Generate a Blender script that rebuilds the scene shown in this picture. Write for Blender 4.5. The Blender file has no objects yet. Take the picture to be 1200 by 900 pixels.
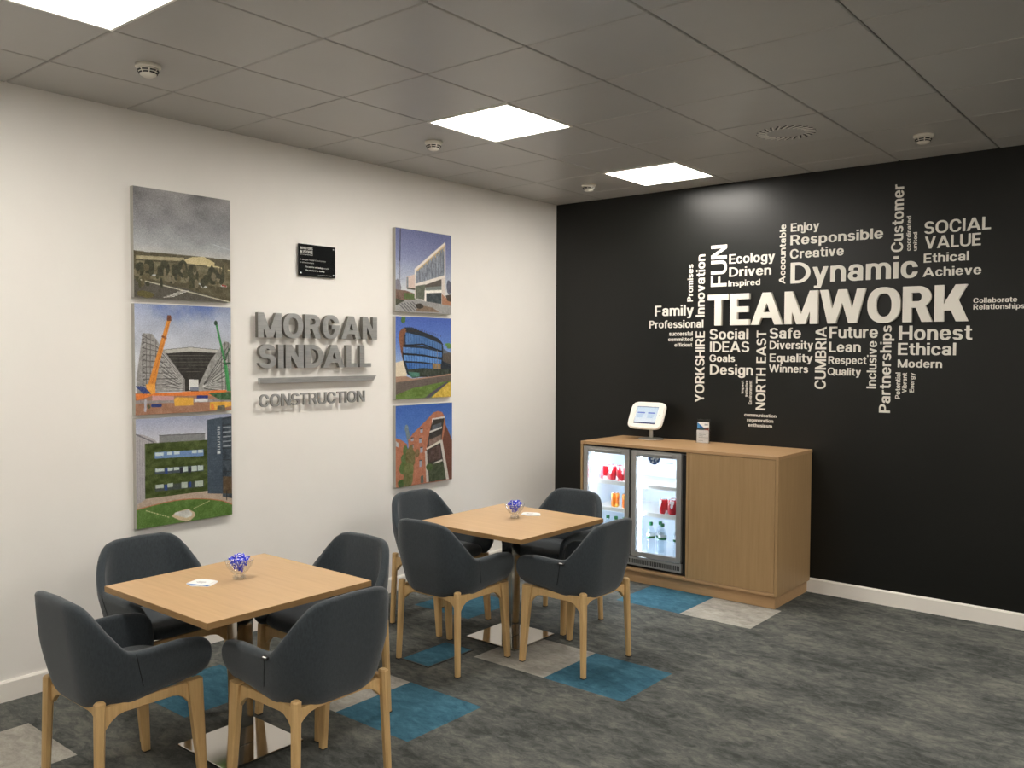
import bpy, bmesh, math, random
import numpy as np
from mathutils import Matrix, Vector
random.seed(7); rng = np.random.RandomState(7)
sc = bpy.context.scene
COL = sc.collection
PI = math.pi

# ---------------------------------------------------------------- camera
CAM = (4.646, -6.2652, 1.7432); YAW, PITCH, ROLL = -0.6882, -0.0366, 0.0041
cd = bpy.data.cameras.new('camera'); cam = bpy.data.objects.new('camera', cd); COL.objects.link(cam)
cd.sensor_fit = 'HORIZONTAL'; cd.sensor_width = 36.0; cd.lens = 1018.55 / 1200 * 36.0
cd.clip_start = 0.05; cd.clip_end = 100
fw = Vector((math.sin(YAW)*math.cos(PITCH), math.cos(YAW)*math.cos(PITCH), math.sin(PITCH)))
rt = Vector((math.cos(YAW), -math.sin(YAW), 0)); up = rt.cross(fw)
r2 = rt*math.cos(ROLL) + up*math.sin(ROLL); u2 = -rt*math.sin(ROLL) + up*math.cos(ROLL)
m = Matrix.Identity(4)
for i in range(3):
    m[i][0] = r2[i]; m[i][1] = u2[i]; m[i][2] = -fw[i]; m[i][3] = CAM[i]
cam.matrix_world = m
sc.camera = cam

# ---------------------------------------------------------------- world, light levels, exposure
w = bpy.data.worlds.new('world'); w.use_nodes = True; sc.world = w
w.node_tree.nodes['Background'].inputs[0].default_value = (0.55, 0.6, 0.7, 1)
w.node_tree.nodes['Background'].inputs[1].default_value = 0.02
PANEL_STRENGTH = 11.0          # ceiling light diffusers
PANEL_COLOR = (1.0, 0.945, 0.865)
COOLER_STRENGTH = 22.0
sc.view_settings.view_transform = 'Standard'; sc.view_settings.look = 'None'
sc.view_settings.gamma = 1.0; sc.view_settings.use_curve_mapping = False
sc.view_settings.exposure = 1.6

# ---------------------------------------------------------------- dimensions
H = 3.05                       # ceiling height
GX0, GY0, T = 0.4936, -3.323, 0.6     # ceiling grid: x lines GX0+.6i, y lines GY0+.6j
RX, RY = GX0 + 12*T, GY0 - 9*T        # far side walls of the room
CX0, CY0, CT = 0.36, -0.603, 0.5      # carpet tile grid

# ---------------------------------------------------------------- materials
def s2l(c):
    c = c/255.0
    return c/12.92 if c <= 0.04045 else ((c+0.055)/1.055)**2.4
def rgb(r, g, b): return (s2l(r), s2l(g), s2l(b), 1.0)
def mat(name, color, rough=0.5, metal=0.0, spec=0.5, emit=None, strength=0.0, coat=0.0):
    M = bpy.data.materials.new(name); M.use_nodes = True
    b = M.node_tree.nodes['Principled BSDF']
    b.inputs['Base Color'].default_value = color; b.inputs['Roughness'].default_value = rough
    b.inputs['Metallic'].default_value = metal; b.inputs['Specular IOR Level'].default_value = spec
    b.inputs['Coat Weight'].default_value = coat
    if emit:
        b.inputs['Emission Color'].default_value = emit; b.inputs['Emission Strength'].default_value = strength
    return M
def N(M, t, **kw):
    n = M.node_tree.nodes.new(t)
    for k, v in kw.items(): setattr(n, k, v)
    return n
def L(M, a, b): M.node_tree.links.new(a, b)
def noise_color(M, c1, c2, scale, stretch=(1,1,1), detail=6, rough=0.6, coords='Object', lo=0.3, hi=0.7, bump=0.0, bumpscale=None, rot=(0,0,0), c3=None):
    b = M.node_tree.nodes['Principled BSDF']
    if coords == 'World':
        g = N(M, 'ShaderNodeNewGeometry'); src = g.outputs['Position']
    else:
        g = N(M, 'ShaderNodeTexCoord'); src = g.outputs[coords]
    mp = N(M, 'ShaderNodeMapping'); mp.inputs['Scale'].default_value = stretch; mp.inputs['Rotation'].default_value = rot
    L(M, src, mp.inputs['Vector'])
    nz = N(M, 'ShaderNodeTexNoise'); nz.inputs['Scale'].default_value = scale; nz.inputs['Detail'].default_value = detail; nz.inputs['Roughness'].default_value = rough
    L(M, mp.outputs[0], nz.inputs['Vector'])
    cr = N(M, 'ShaderNodeValToRGB'); e = cr.color_ramp.elements
    e[0].position = lo; e[0].color = c1; e[1].position = hi; e[1].color = c2
    if c3:
        x = e.new((lo+hi)/2); x.color = c3
    L(M, nz.outputs[0], cr.inputs[0]); L(M, cr.outputs[0], b.inputs['Base Color'])
    if bump:
        n2 = N(M, 'ShaderNodeTexNoise'); n2.inputs['Scale'].default_value = bumpscale or scale*4; n2.inputs['Detail'].default_value = 3
        L(M, mp.outputs[0] if not bumpscale else src, n2.inputs['Vector'])
        bp = N(M, 'ShaderNodeBump'); bp.inputs['Strength'].default_value = bump; bp.inputs['Distance'].default_value = 0.002
        L(M, n2.outputs[0], bp.inputs['Height']); L(M, bp.outputs[0], b.inputs['Normal'])
    return M

M_wall = noise_color(mat('white wall paint', rgb(238,235,230), 0.6, spec=0.25), rgb(236,233,228), rgb(241,238,233), 1.2, coords='World', bump=0.15, bumpscale=250)
M_black = noise_color(mat('black satin wall paint', rgb(20,21,20), 0.36, spec=0.36), rgb(17,18,16), rgb(21,22,20), 2, coords='World', bump=0.12, bumpscale=180)
M_skirt = mat('white gloss skirting', rgb(238,233,225), 0.35)
M_ceilback = mat('ceiling grid grey', rgb(120,117,112), 0.6)
M_tile = noise_color(mat('grey metal ceiling tile', rgb(176,174,170), 0.38, metal=0.0, spec=0.6), rgb(176,174,170), rgb(182,180,176), 1.5, coords='World', bump=0.05, bumpscale=500)
M_grid = mat('pale ceiling grid', rgb(160,156,150), 0.5)
M_fit = mat('white light frame', rgb(235,232,225), 0.4)
M_diff = mat('light diffuser', rgb(255,255,255), 0.5, emit=PANEL_COLOR+(1,), strength=PANEL_STRENGTH)
M_plastic = mat('white detector plastic', rgb(225,220,208), 0.4)
M_dark = mat('dark slot', rgb(28,27,26), 0.7)
def carpet(name, c1, c2, c3):
    """mottled tufted carpet: broad clouds plus crisp flecks, in world coordinates"""
    M = mat(name, c2, 0.95, spec=0.1); b = M.node_tree.nodes['Principled BSDF']
    g = N(M, 'ShaderNodeNewGeometry'); mp = N(M, 'ShaderNodeMapping'); mp.inputs['Rotation'].default_value = (0,0,0.55); mp.inputs['Scale'].default_value = (1.0, 1.9, 1)
    L(M, g.outputs['Position'], mp.inputs['Vector'])
    def nz(scale, detail, rough, dist):
        n = N(M, 'ShaderNodeTexNoise'); n.inputs['Scale'].default_value = scale; n.inputs['Detail'].default_value = detail
        n.inputs['Roughness'].default_value = rough; n.inputs['Distortion'].default_value = dist; L(M, mp.outputs[0], n.inputs['Vector']); return n
    a = nz(1.9, 6, 0.6, 0.3); f = nz(11.0, 12, 0.80, 0.5)
    mx = N(M, 'ShaderNodeMix', data_type='FLOAT'); mx.inputs[0].default_value = 0.62
    L(M, a.outputs[0], mx.inputs[2]); L(M, f.outputs[0], mx.inputs[3])
    cr = N(M, 'ShaderNodeValToRGB'); e = cr.color_ramp.elements
    e[0].position = 0.41; e[0].color = c1; e[1].position = 0.60; e[1].color = c2; x = e.new(0.505); x.color = c3
    L(M, mx.outputs[0], cr.inputs[0]); L(M, cr.outputs[0], b.inputs['Base Color'])
    n2 = N(M, 'ShaderNodeTexNoise'); n2.inputs['Scale'].default_value = 420; n2.inputs['Detail'].default_value = 3
    L(M, g.outputs['Position'], n2.inputs['Vector'])
    bp = N(M, 'ShaderNodeBump'); bp.inputs['Strength'].default_value = 0.5; bp.inputs['Distance'].default_value = 0.002
    L(M, n2.outputs[0], bp.inputs['Height']); L(M, bp.outputs[0], b.inputs['Normal'])
    return M
M_cgrey = carpet('grey streaked carpet', rgb(64,66,64), rgb(118,117,110), rgb(90,92,89))
M_cblue = carpet('blue carpet', rgb(48,86,102), rgb(80,122,140), rgb(62,103,121))
M_cpale = carpet('pale grey carpet', rgb(142,138,130), rgb(182,178,169), rgb(164,160,151))
M_floorbase = mat('floor screed', rgb(50,50,50), 0.9)
def wood(name, c1, c2, stretch, scale=9, rough=0.45):
    return noise_color(mat(name, c1, rough, spec=0.35), c1, c2, scale, stretch=stretch, detail=8, rough=0.65, coords='Object', lo=0.3, hi=0.72)
M_oakv = wood('oak veneer vertical', rgb(158,128,90), rgb(172,142,102), (14, 14, 0.7), 4)
M_oakh = wood('oak veneer horizontal', rgb(170,136,98), rgb(184,150,110), (0.7, 14, 14), 4)
M_top = wood('oak laminate tabletop', rgb(192,158,118), rgb(204,170,128), (0.8, 12, 12), 4, 0.38)
M_edge = wood('oak edge band', rgb(150,118,78), rgb(166,132,90), (3, 3, 20), 5, 0.5)
M_ash = wood('pale ash', rgb(196,160,108), rgb(216,182,130), (16, 16, 1.0), 5, 0.4)
M_fab = noise_color(mat('charcoal wool fabric', rgb(62,69,74), 0.9, spec=0.2), rgb(49,55,60), rgb(62,69,74), 60, stretch=(3,3,1), coords='Object', bump=0.5, bumpscale=600)
M_fab.node_tree.nodes['Principled BSDF'].inputs['Sheen Weight'].default_value = 0.25
M_seam = mat('seam thread', rgb(20,23,26), 0.9)
M_black_p = mat('black plastic', rgb(22,22,23), 0.5)
M_white_p = mat('white plastic', rgb(238,236,230), 0.3)
M_steel = mat('polished steel', rgb(200,196,190), 0.08, metal=1.0)
M_brush = noise_color(mat('brushed metal letters', rgb(175,175,174), 0.42, metal=0.7), rgb(166,168,168), rgb(190,190,188), 12, stretch=(1,1,14), coords='World')
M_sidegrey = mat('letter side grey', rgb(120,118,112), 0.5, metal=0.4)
M_vinyl = mat('white vinyl lettering', rgb(226,222,212), 0.5)
M_foam = mat('white raised lettering', rgb(232,228,218), 0.5)
M_canvas = mat('grey canvas edge', rgb(168,166,158), 0.7)
M_alu = mat('anodised aluminium', rgb(168,168,166), 0.38, metal=0.55)
M_inner = mat('white cooler liner', rgb(225,232,240), 0.5)
M_led = mat('cool white led strip', rgb(255,255,255), 0.5, emit=(0.80,0.90,1.0,1), strength=COOLER_STRENGTH)
M_red = noise_color(mat('red can print', rgb(200,16,34), 0.3, spec=0.6), rgb(196,14,32), rgb(240,238,236), 26, stretch=(1,1,0.8), detail=1, lo=0.56, hi=0.6)
M_orange = noise_color(mat('orange can print', rgb(240,130,20), 0.3, spec=0.6), rgb(238,120,18), rgb(250,190,60), 22, detail=1, lo=0.5, hi=0.6)
M_can = mat('aluminium can metal', rgb(200,202,205), 0.25, metal=0.9)
M_green = mat('green bottle cap', rgb(20,110,60), 0.4)
M_lab = mat('bottle label white', rgb(225,232,235), 0.5)
M_sweet1 = mat('blue foil wrapper', rgb(38,62,225), 0.3, spec=0.7)
M_sweet2 = mat('white foil wrapper', rgb(232,232,240), 0.25, spec=0.7)
M_paper = mat('white card', rgb(238,238,236), 0.6)
M_pblue = mat('blue card print', rgb(50,130,205), 0.6)
M_text = mat('grey print', rgb(120,124,130), 0.7)
M_sil = mat('silver stand', rgb(198,196,190), 0.35, metal=0.4)
M_led_white = None
def glassy(name, tint, gloss_rough=0.02, f=1.45, extra=0.0):
    M = bpy.data.materials.new(name); M.use_nodes = True; nt = M.node_tree
    nt.nodes.remove(nt.nodes['Principled BSDF']); out = nt.nodes['Material Output']
    tr = N(M, 'ShaderNodeBsdfTransparent'); tr.inputs[0].default_value = tint
    gl = N(M, 'ShaderNodeBsdfGlossy'); gl.inputs['Roughness'].default_value = gloss_rough
    fr = N(M, 'ShaderNodeFresnel'); fr.inputs[0].default_value = f
    mx = N(M, 'ShaderNodeMixShader')
    ad = N(M, 'ShaderNodeMath', operation='ADD'); ad.inputs[1].default_value = extra
    ge = N(M, 'ShaderNodeNewGeometry'); sb = N(M, 'ShaderNodeMath', operation='SUBTRACT'); sb.inputs[0].default_value = 1.0
    ml = N(M, 'ShaderNodeMath', operation='MULTIPLY')          # reflect on the outer skin only: no false total reflection inside the sheet
    L(M, fr.outputs[0], ad.inputs[0]); L(M, ge.outputs['Backfacing'], sb.inputs[1]); L(M, ad.outputs[0], ml.inputs[0]); L(M, sb.outputs[0], ml.inputs[1])
    L(M, ml.outputs[0], mx.inputs[0])
    L(M, tr.outputs[0], mx.inputs[1]); L(M, gl.outputs[0], mx.inputs[2]); L(M, mx.outputs[0], out.inputs[0])
    return M
M_glass = glassy('cooler door glass', (0.93,0.96,0.98,1))
M_bowl = glassy('pressed glass', (0.96,0.97,0.98,1), 0.06, 1.5, 0.10)
M_pet = glassy('clear bottle plastic', (0.90,0.94,0.96,1), 0.12, 1.45, 0.06)
M_acr = glassy('clear acrylic', (0.93,0.93,0.93,1), 0.05, 1.4, 0.02)

# ---------------------------------------------------------------- mesh helpers
def link(name, me, material=None, parent=None, loc=(0,0,0), rot=(0,0,0)):
    if material is not None and not me.materials:
        for x in (material if isinstance(material, (list, tuple)) else [material]): me.materials.append(x)
    o = bpy.data.objects.new(name, me); COL.objects.link(o); o.location = loc; o.rotation_euler = rot
    if parent is not None: o.parent = parent
    return o
def empty(name, loc=(0,0,0), rz=0.0):
    o = bpy.data.objects.new(name, None); COL.objects.link(o); o.location = loc; o.rotation_euler = (0,0,rz)
    o.empty_display_size = 0.1
    return o
def tag(o, label=None, cat=None, group=None, kind=None):
    if label: o['label'] = label
    if cat: o['category'] = cat
    if group: o['group'] = group
    if kind: o['kind'] = kind
    return o
def bm_mesh(bm, name, smooth=False):
    me = bpy.data.meshes.new(name); bm.normal_update(); bm.to_mesh(me); bm.free()
    if smooth: me.polygons.foreach_set('use_smooth', [True]*len(me.polygons)); me.update()
    return me
def box_bm(x0, x1, y0, y1, z0, z1, bev=0.0, seg=1, bm=None):
    b = bmesh.new()
    r = bmesh.ops.create_cube(b, size=1.0)
    for v in b.verts:
        v.co = Vector((x0 + (v.co.x+.5)*(x1-x0), y0 + (v.co.y+.5)*(y1-y0), z0 + (v.co.z+.5)*(z1-z0)))
    if bev > 0:
        bmesh.ops.bevel(b, geom=list(b.edges), offset=bev, segments=seg, affect='EDGES', profile=0.5)
    if bm is None: return b
    t = bpy.data.meshes.new('t'); b.to_mesh(t); b.free(); bm.from_mesh(t); bpy.data.meshes.remove(t)
    return bm
def box(name, x0, x1, y0, y1, z0, z1, material, parent=None, bev=0.0, seg=1, local=False):
    """a box whose origin sits at its centre"""
    cx, cy, cz = (x0+x1)/2, (y0+y1)/2, (z0+z1)/2
    me = bm_mesh(box_bm(x0-cx, x1-cx, y0-cy, y1-cy, z0-cz, z1-cz, bev, seg), name)
    return link(name, me, material, parent, (cx, cy, cz))
def lathe_me(name, prof, n=24, cap=False, ripple=None):
    vs, fs = [], []
    for (r, z) in prof:
        for k in range(n):
            a = 2*PI*k/n; rr = r*(1+ripple(a, z)) if ripple else r
            vs.append((rr*math.cos(a), rr*math.sin(a), z))
    for i in range(len(prof)-1):
        for k in range(n):
            k2 = (k+1) % n
            fs.append((i*n+k, i*n+k2, (i+1)*n+k2, (i+1)*n+k))
    if cap:
        fs.append(tuple(reversed(range(n)))); fs.append(tuple(range((len(prof)-1)*n, len(prof)*n)))
    me = bpy.data.meshes.new(name); me.from_pydata(vs, [], fs)
    me.polygons.foreach_set('use_smooth', [len(p.vertices) == 4 for p in me.polygons]); me.update()
    return me
def tube_bm(p0, p1, r0, r1, n=8, bm=None, square=False, cham=0.25):
    bm = bm or bmesh.new()
    p0, p1 = Vector(p0), Vector(p1); d = (p1-p0).normalized()
    if square: ax, ay = Vector((1,0,0)), Vector((0,1,0))
    else:
        ax = d.orthogonal().normalized(); ay = d.cross(ax)
    rings = []
    for p, r in ((p0, r0), (p1, r1)):
        ring = []
        if square:
            rx, ry = r if isinstance(r, tuple) else (r, r); c = cham
            pts = [(1,-1+c),(1,1-c),(1-c,1),(-1+c,1),(-1,1-c),(-1,-1+c),(-1+c,-1),(1-c,-1)]
            for a, b in pts: ring.append(bm.verts.new(p + ax*a*rx + ay*b*ry))
        else:
            for k in range(n):
                a = 2*PI*k/n; ring.append(bm.verts.new(p + ax*math.cos(a)*r + ay*math.sin(a)*r))
        rings.append(ring)
    m_ = len(rings[0])
    for k in range(m_): bm.faces.new((rings[0][k], rings[0][(k+1)%m_], rings[1][(k+1)%m_], rings[1][k]))
    bm.faces.new(list(reversed(rings[0]))); bm.faces.new(rings[1])
    bmesh.ops.recalc_face_normals(bm, faces=list(bm.faces))
    return bm
def prism_me(name, pts, axis, a0, a1, bev=0.0, seg=2):
    """extrude a 2-D outline along an axis: 'y' -> pts are (x,z); 'x' -> pts are (y,z); 'z' -> (x,y)"""
    bm = bmesh.new()
    def P(p, a):
        return {'y': (p[0], a, p[1]), 'x': (a, p[0], p[1]), 'z': (p[0], p[1], a)}[axis]
    A = [bm.verts.new(P(p, a0)) for p in pts]; B = [bm.verts.new(P(p, a1)) for p in pts]
    fa = bm.faces.new(A); fb = bm.faces.new(list(reversed(B)))
    n = len(pts)
    for k in range(n): bm.faces.new((A[k], B[k], B[(k+1)%n], A[(k+1)%n]))
    bmesh.ops.recalc_face_normals(bm, faces=list(bm.faces))
    if bev > 0:
        es = [e for f in (fa, fb) for e in f.edges]
        bmesh.ops.bevel(bm, geom=es, offset=bev, segments=seg, affect='EDGES')
    return bm_mesh(bm, name)
def rrect(w_, h_, r, n=6, cx=0, cy=0):
    pts = []
    for (sx, sy, a0) in ((1,1,0),(-1,1,PI/2),(-1,-1,PI),(1,-1,1.5*PI)):
        for k in range(n+1):
            a = a0 + PI/2*k/n
            pts.append((cx + sx*(w_/2-r) + r*math.cos(a), cy + sy*(h_/2-r) + r*math.sin(a)))
    return pts
def dup(root, loc, rz, label=None):
    r = root.copy(); COL.objects.link(r); r.location = loc; r.rotation_euler = (0,0,rz)
    if label: r['label'] = label
    for ch in list(root.children):
        c = ch.copy(); COL.objects.link(c); c.parent = r
        for g in list(ch.children):
            d = g.copy(); COL.objects.link(d); d.parent = c
    return r

# ---------------------------------------------------------------- lettering: a small grotesque drawn from strokes, contoured and filled as geometry
XH = 0.735
def glyph_field(ch, w, X, Y):
    """signed field (>0 inside) and advance width of one letter; capital height 1, pen width w"""
    h = w*0.86; NEG = -9.0
    bx = lambda x0, y0, x1, y1: np.minimum(np.minimum(X-x0, x1-X), np.minimum(Y-y0, y1-Y))
    def el(cx, cy, rx, ry): return (1-np.sqrt(((X-cx)/rx)**2+((Y-cy)/ry)**2))*min(rx, ry)
    def sq(cx, cy, rx, ry, p=2.5): return (1-(np.abs((X-cx)/rx)**p+np.abs((Y-cy)/ry)**p)**(1/p))*min(rx, ry)
    U = lambda *a: np.maximum.reduce(a); I = lambda *a: np.minimum.reduce(a)
    def ring(x0, y0, x1, y1, ww=None, p=2.3):
        ww = ww or w; cx, cy, rx, ry = (x0+x1)/2, (y0+y1)/2, (x1-x0)/2, (y1-y0)/2
        return I(sq(cx, cy, rx, ry, p), -sq(cx, cy, rx-ww, max(ry-h, .02), p))
    def qd(b0, b1, t0, t1, y0=0.0, y1=1.0):
        k = (Y-y0)/(y1-y0); s0 = math.hypot(1, (t0-b0)/(y1-y0)); s1 = math.hypot(1, (t1-b1)/(y1-y0))
        return I((X-(b0+(t0-b0)*k))/s0, ((b1+(t1-b1)*k)-X)/s1, Y-y0, y1-Y)
    def bowl(x1, y0, y1, inner=True):
        r = (y1-y0)/2; xm = max(x1-r*0.95, 0.05)
        o = U(bx(0, y0, xm, y1), I(el(xm, y0+r, x1-xm, r), X-xm+.01))
        i = U(bx(w, y0+h, xm, y1-h), I(el(xm, y0+r, x1-xm-w, r-h), X-xm+.01))
        return I(o, -i)
    def ess(W, H, g=0.0):
        r = (H+h)/4; up = ring(0.015, H-2*r, W-0.02, H, p=2.2); lo = ring(0, 0, W, 2*r, p=2.2)
        cu, cl = H-r, r; m = W/2
        up = I(up, -I(X-m, (cu+r*0.18)-Y)); lo = I(lo, -I(m-X, Y-(cl-r*0.22)))
        return U(up, lo)
    x = XH
    if ch == ' ': return None, 0.30
    if ch == 'A': W = .70+w; a = w*1.1; return U(qd(0, a, W/2-a*.52, W/2+a*.48), qd(W-a, W, W/2-a*.48, W/2+a*.52), bx(W*.22, .21, W*.78, .21+h)), W
    if ch == 'B': W = .66; return U(bowl(W, 0, .5+h/2), bowl(W-.04, .5-h/2, 1), bx(0, 0, w, 1)), W
    if ch == 'C' or ch == 'G':
        W = .74; r = ring(0, -.012, W, 1.012); r = I(r, -I(X-W*.52, Y-.34, .66-Y))
        if ch == 'G': r = U(I(ring(0, -.012, W, 1.012), -I(X-W*.52, Y-.42, .66-Y)), bx(W*.52, .42-.02, W, .42-.02+h), bx(W-w, .18, W, .45))
        return r, W
    if ch == 'D': W = .74; return U(bowl(W, 0, 1), bx(0, 0, w, 1)), W
    if ch == 'E': W = .57; return U(bx(0, 0, w, 1), bx(0, 0, W, h), bx(0, 1-h, W, 1), bx(0, .5-h/2, W-.04, .5+h/2)), W
    if ch == 'F': W = .55; return U(bx(0, 0, w, 1), bx(0, 1-h, W, 1), bx(0, .47-h/2, W-.05, .47+h/2)), W
    if ch == 'H': W = .70; return U(bx(0, 0, w, 1), bx(W-w, 0, W, 1), bx(0, .5-h/2, W, .5+h/2)), W
    if ch == 'I': return bx(0, 0, w, 1), w
    if ch == 'K': W = .68+w*.3; a = w*1.25; return U(bx(0, 0, w, 1), qd(w*.6, w*.6+a, W-a-.02, W-.02, .30, 1), qd(W-a, W, w*1.2, w*1.2+a, 0, .62)), W
    if ch == 'L': W = .52; return U(bx(0, 0, w, 1), bx(0, 0, W, h)), W
    if ch == 'M': W = .70+w; a = w*1.05; return U(bx(0, 0, w, 1), bx(W-w, 0, W, 1), qd(W/2-a*.55, W/2+a*.45, 0, a), qd(W/2-a*.45, W/2+a*.55, W-a, W)), W
    if ch == 'N': W = .70; a = w*1.12; return U(bx(0, 0, w, 1), bx(W-w, 0, W, 1), qd(W-a, W, 0, a)), W
    if ch == 'O' or ch == 'Q':
        W = .80; r = ring(0, -.012, W, 1.012)
        if ch == 'Q': r = U(r, qd(W-w*.9, W+.02, W*.48, W*.48+w, -.06, .26))
        return r, W
    if ch == 'P': W = .63; return U(bowl(W, .38, 1), bx(0, 0, w, 1)), W
    if ch == 'R': W = .68; a = w*1.12; return U(bowl(W-.03, .40, 1), bx(0, 0, w, 1), qd(W-a, W+.01, W*.42, W*.42+a, 0, .46)), W
    if ch == 'S': W = .64; return ess(W, 1.0), W
    if ch == 'T': W = .64; return U(bx(W/2-w/2, 0, W/2+w/2, 1), bx(0, 1-h, W, 1)), W
    if ch == 'U': W = .70; return U(bx(0, .34, w, 1), bx(W-w, .34, W, 1), I(ring(0, -.012, W, .70), .36-Y)), W
    if ch == 'V': W = .68+w*.4; a = w*1.08; return U(qd(W/2-a*.5, W/2+a*.5, 0, a), qd(W/2-a*.5, W/2+a*.5, W-a, W)), W
    if ch == 'W':
        W = .98+w*.9; a = w; q1, q2, m = W*.27, W*.73, W/2
        return U(qd(q1-a*.5, q1+a*.5, 0, a), qd(q1-a*.5, q1+a*.5, m-a*.5, m+a*.5), qd(q2-a*.5, q2+a*.5, m-a*.5, m+a*.5), qd(q2-a*.5, q2+a*.5, W-a, W)), W
    if ch == 'Y': W = .66+w*.4; a = w*1.15; return U(bx(W/2-w/2, 0, W/2+w/2, .46), qd(W/2-a*.5, W/2+a*.5, 0, a, .36, 1), qd(W/2-a*.5, W/2+a*.5, W-a, W, .36, 1)), W
    W = .55
    arch = lambda x0, x1: U(I(ring(x0, x-2*.30, x1, x+.01), Y-(x-.30)), bx(x1-w, 0, x1, x-.29))
    if ch == 'a':
        W = .52; b = ring(0, -.012, W-.02, .46, p=2.2)
        return U(b, bx(W-w, 0, W, x-.2), I(ring(.02, x-.42, W, x+.012), Y-(x-.21)), I(ring(.02, x-.42, W, x+.012), Y-(x-.26), .24-X)), W+.02
    if ch in 'bdpq':
        W = .57; o = ring(0, -.012, W, x+.012)
        st = {'b': bx(0, 0, w, 1), 'd': bx(W-w, 0, W, 1), 'p': bx(0, -.26, w, x), 'q': bx(W-w, -.26, W, x)}[ch]
        return U(o, st), W
    if ch == 'c': W = .53; return I(ring(0, -.012, W+.02, x+.012), -I(X-W*.55, Y-.27, .47-Y)), W
    if ch == 'e': W = .56; return U(I(ring(0, -.012, W, x+.012), -I(X-W*.5, Y-.22, (x/2-h*.25)-Y)), bx(w*.5, x/2-h*.40, W-w*.3, x/2+h*.40)), W
    if ch == 'f': W = .34; return U(bx(.07, 0, .07+w, .80), I(ring(.07, .56, .07+w*2+.16, 1.01), Y-.78, (W+.03)-X), bx(0, x-h*.85, W, x)), W
    if ch == 'g':
        W = .56; return U(ring(0, .02, W, x+.012), bx(W-w, -.05, W, x), I(ring(.0, -.27, W, .19), -.04-Y), I(ring(0, -.27, W, .19), .0-Y, X-W*.5)), W
    if ch == 'h': return U(bx(0, 0, w, 1), arch(0, W-.01)), W-.01
    if ch == 'i': return U(bx(0, 0, w, x), bx(0, 1-h*.95, w, 1)), w
    if ch == 'j': return U(bx(0, -.1, w, x), bx(0, 1-h*.95, w, 1), I(ring(-w-.10, -.27, w, .08), -.08-Y)), w
    if ch == 'l': return bx(0, 0, w, 1), w
    if ch == 'm': W = .50; return U(bx(0, 0, w, x), arch(0, W), arch(W-w, 2*W-w)), 2*W-w
    if ch == 'n': return U(bx(0, 0, w, x), arch(0, W-.01)), W-.01
    if ch == 'o': W = .58; return ring(0, -.012, W, x+.012), W
    if ch == 'r': W = .36; return U(bx(0, 0, w, x), I(ring(0, x-.60, .60, x+.01), Y-(x-.26), W-X)), W
    if ch == 's': W = .49; return ess(W, x), W
    if ch == 't': W = .35; return U(bx(.08, .16, .08+w, .94), I(ring(.08, -.01, .08+w*2+.16, .40), .17-Y, (W+.02)-X), bx(0, x-h*.85, W, x)), W
    if ch == 'u': return U(bx(0, .28, w, x), bx(W-w-.01, 0, W-.01, x), I(ring(0, -.012, W-.01, .58), .29-Y)), W-.01
    if ch == 'v': W = .56; a = w*1.05; return U(qd(W/2-a*.5, W/2+a*.5, 0, a, 0, x), qd(W/2-a*.5, W/2+a*.5, W-a, W, 0, x)), W
    if ch == 'y': W = .57; a = w*1.05; k = (W/2-a*.5)/x; return U(qd(W/2-a*.5, W/2+a*.5, 0, a, 0, x), qd(W/2-a*.5-.26*k, W/2+a*.5-.26*k, W-a, W, -.26, x), bx(.06, -.26, W/2-.05, -.26+h*.8)), W
    if ch == '&': W = .6; return U(ring(0, -.01, W*.8, .56), ring(.06, .45, W*.7, 1.01), qd(W-w, W, .12, .12+w, 0, .8)), W
    return ring(0, 0, .5, x), .5
_gl = {}
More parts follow.
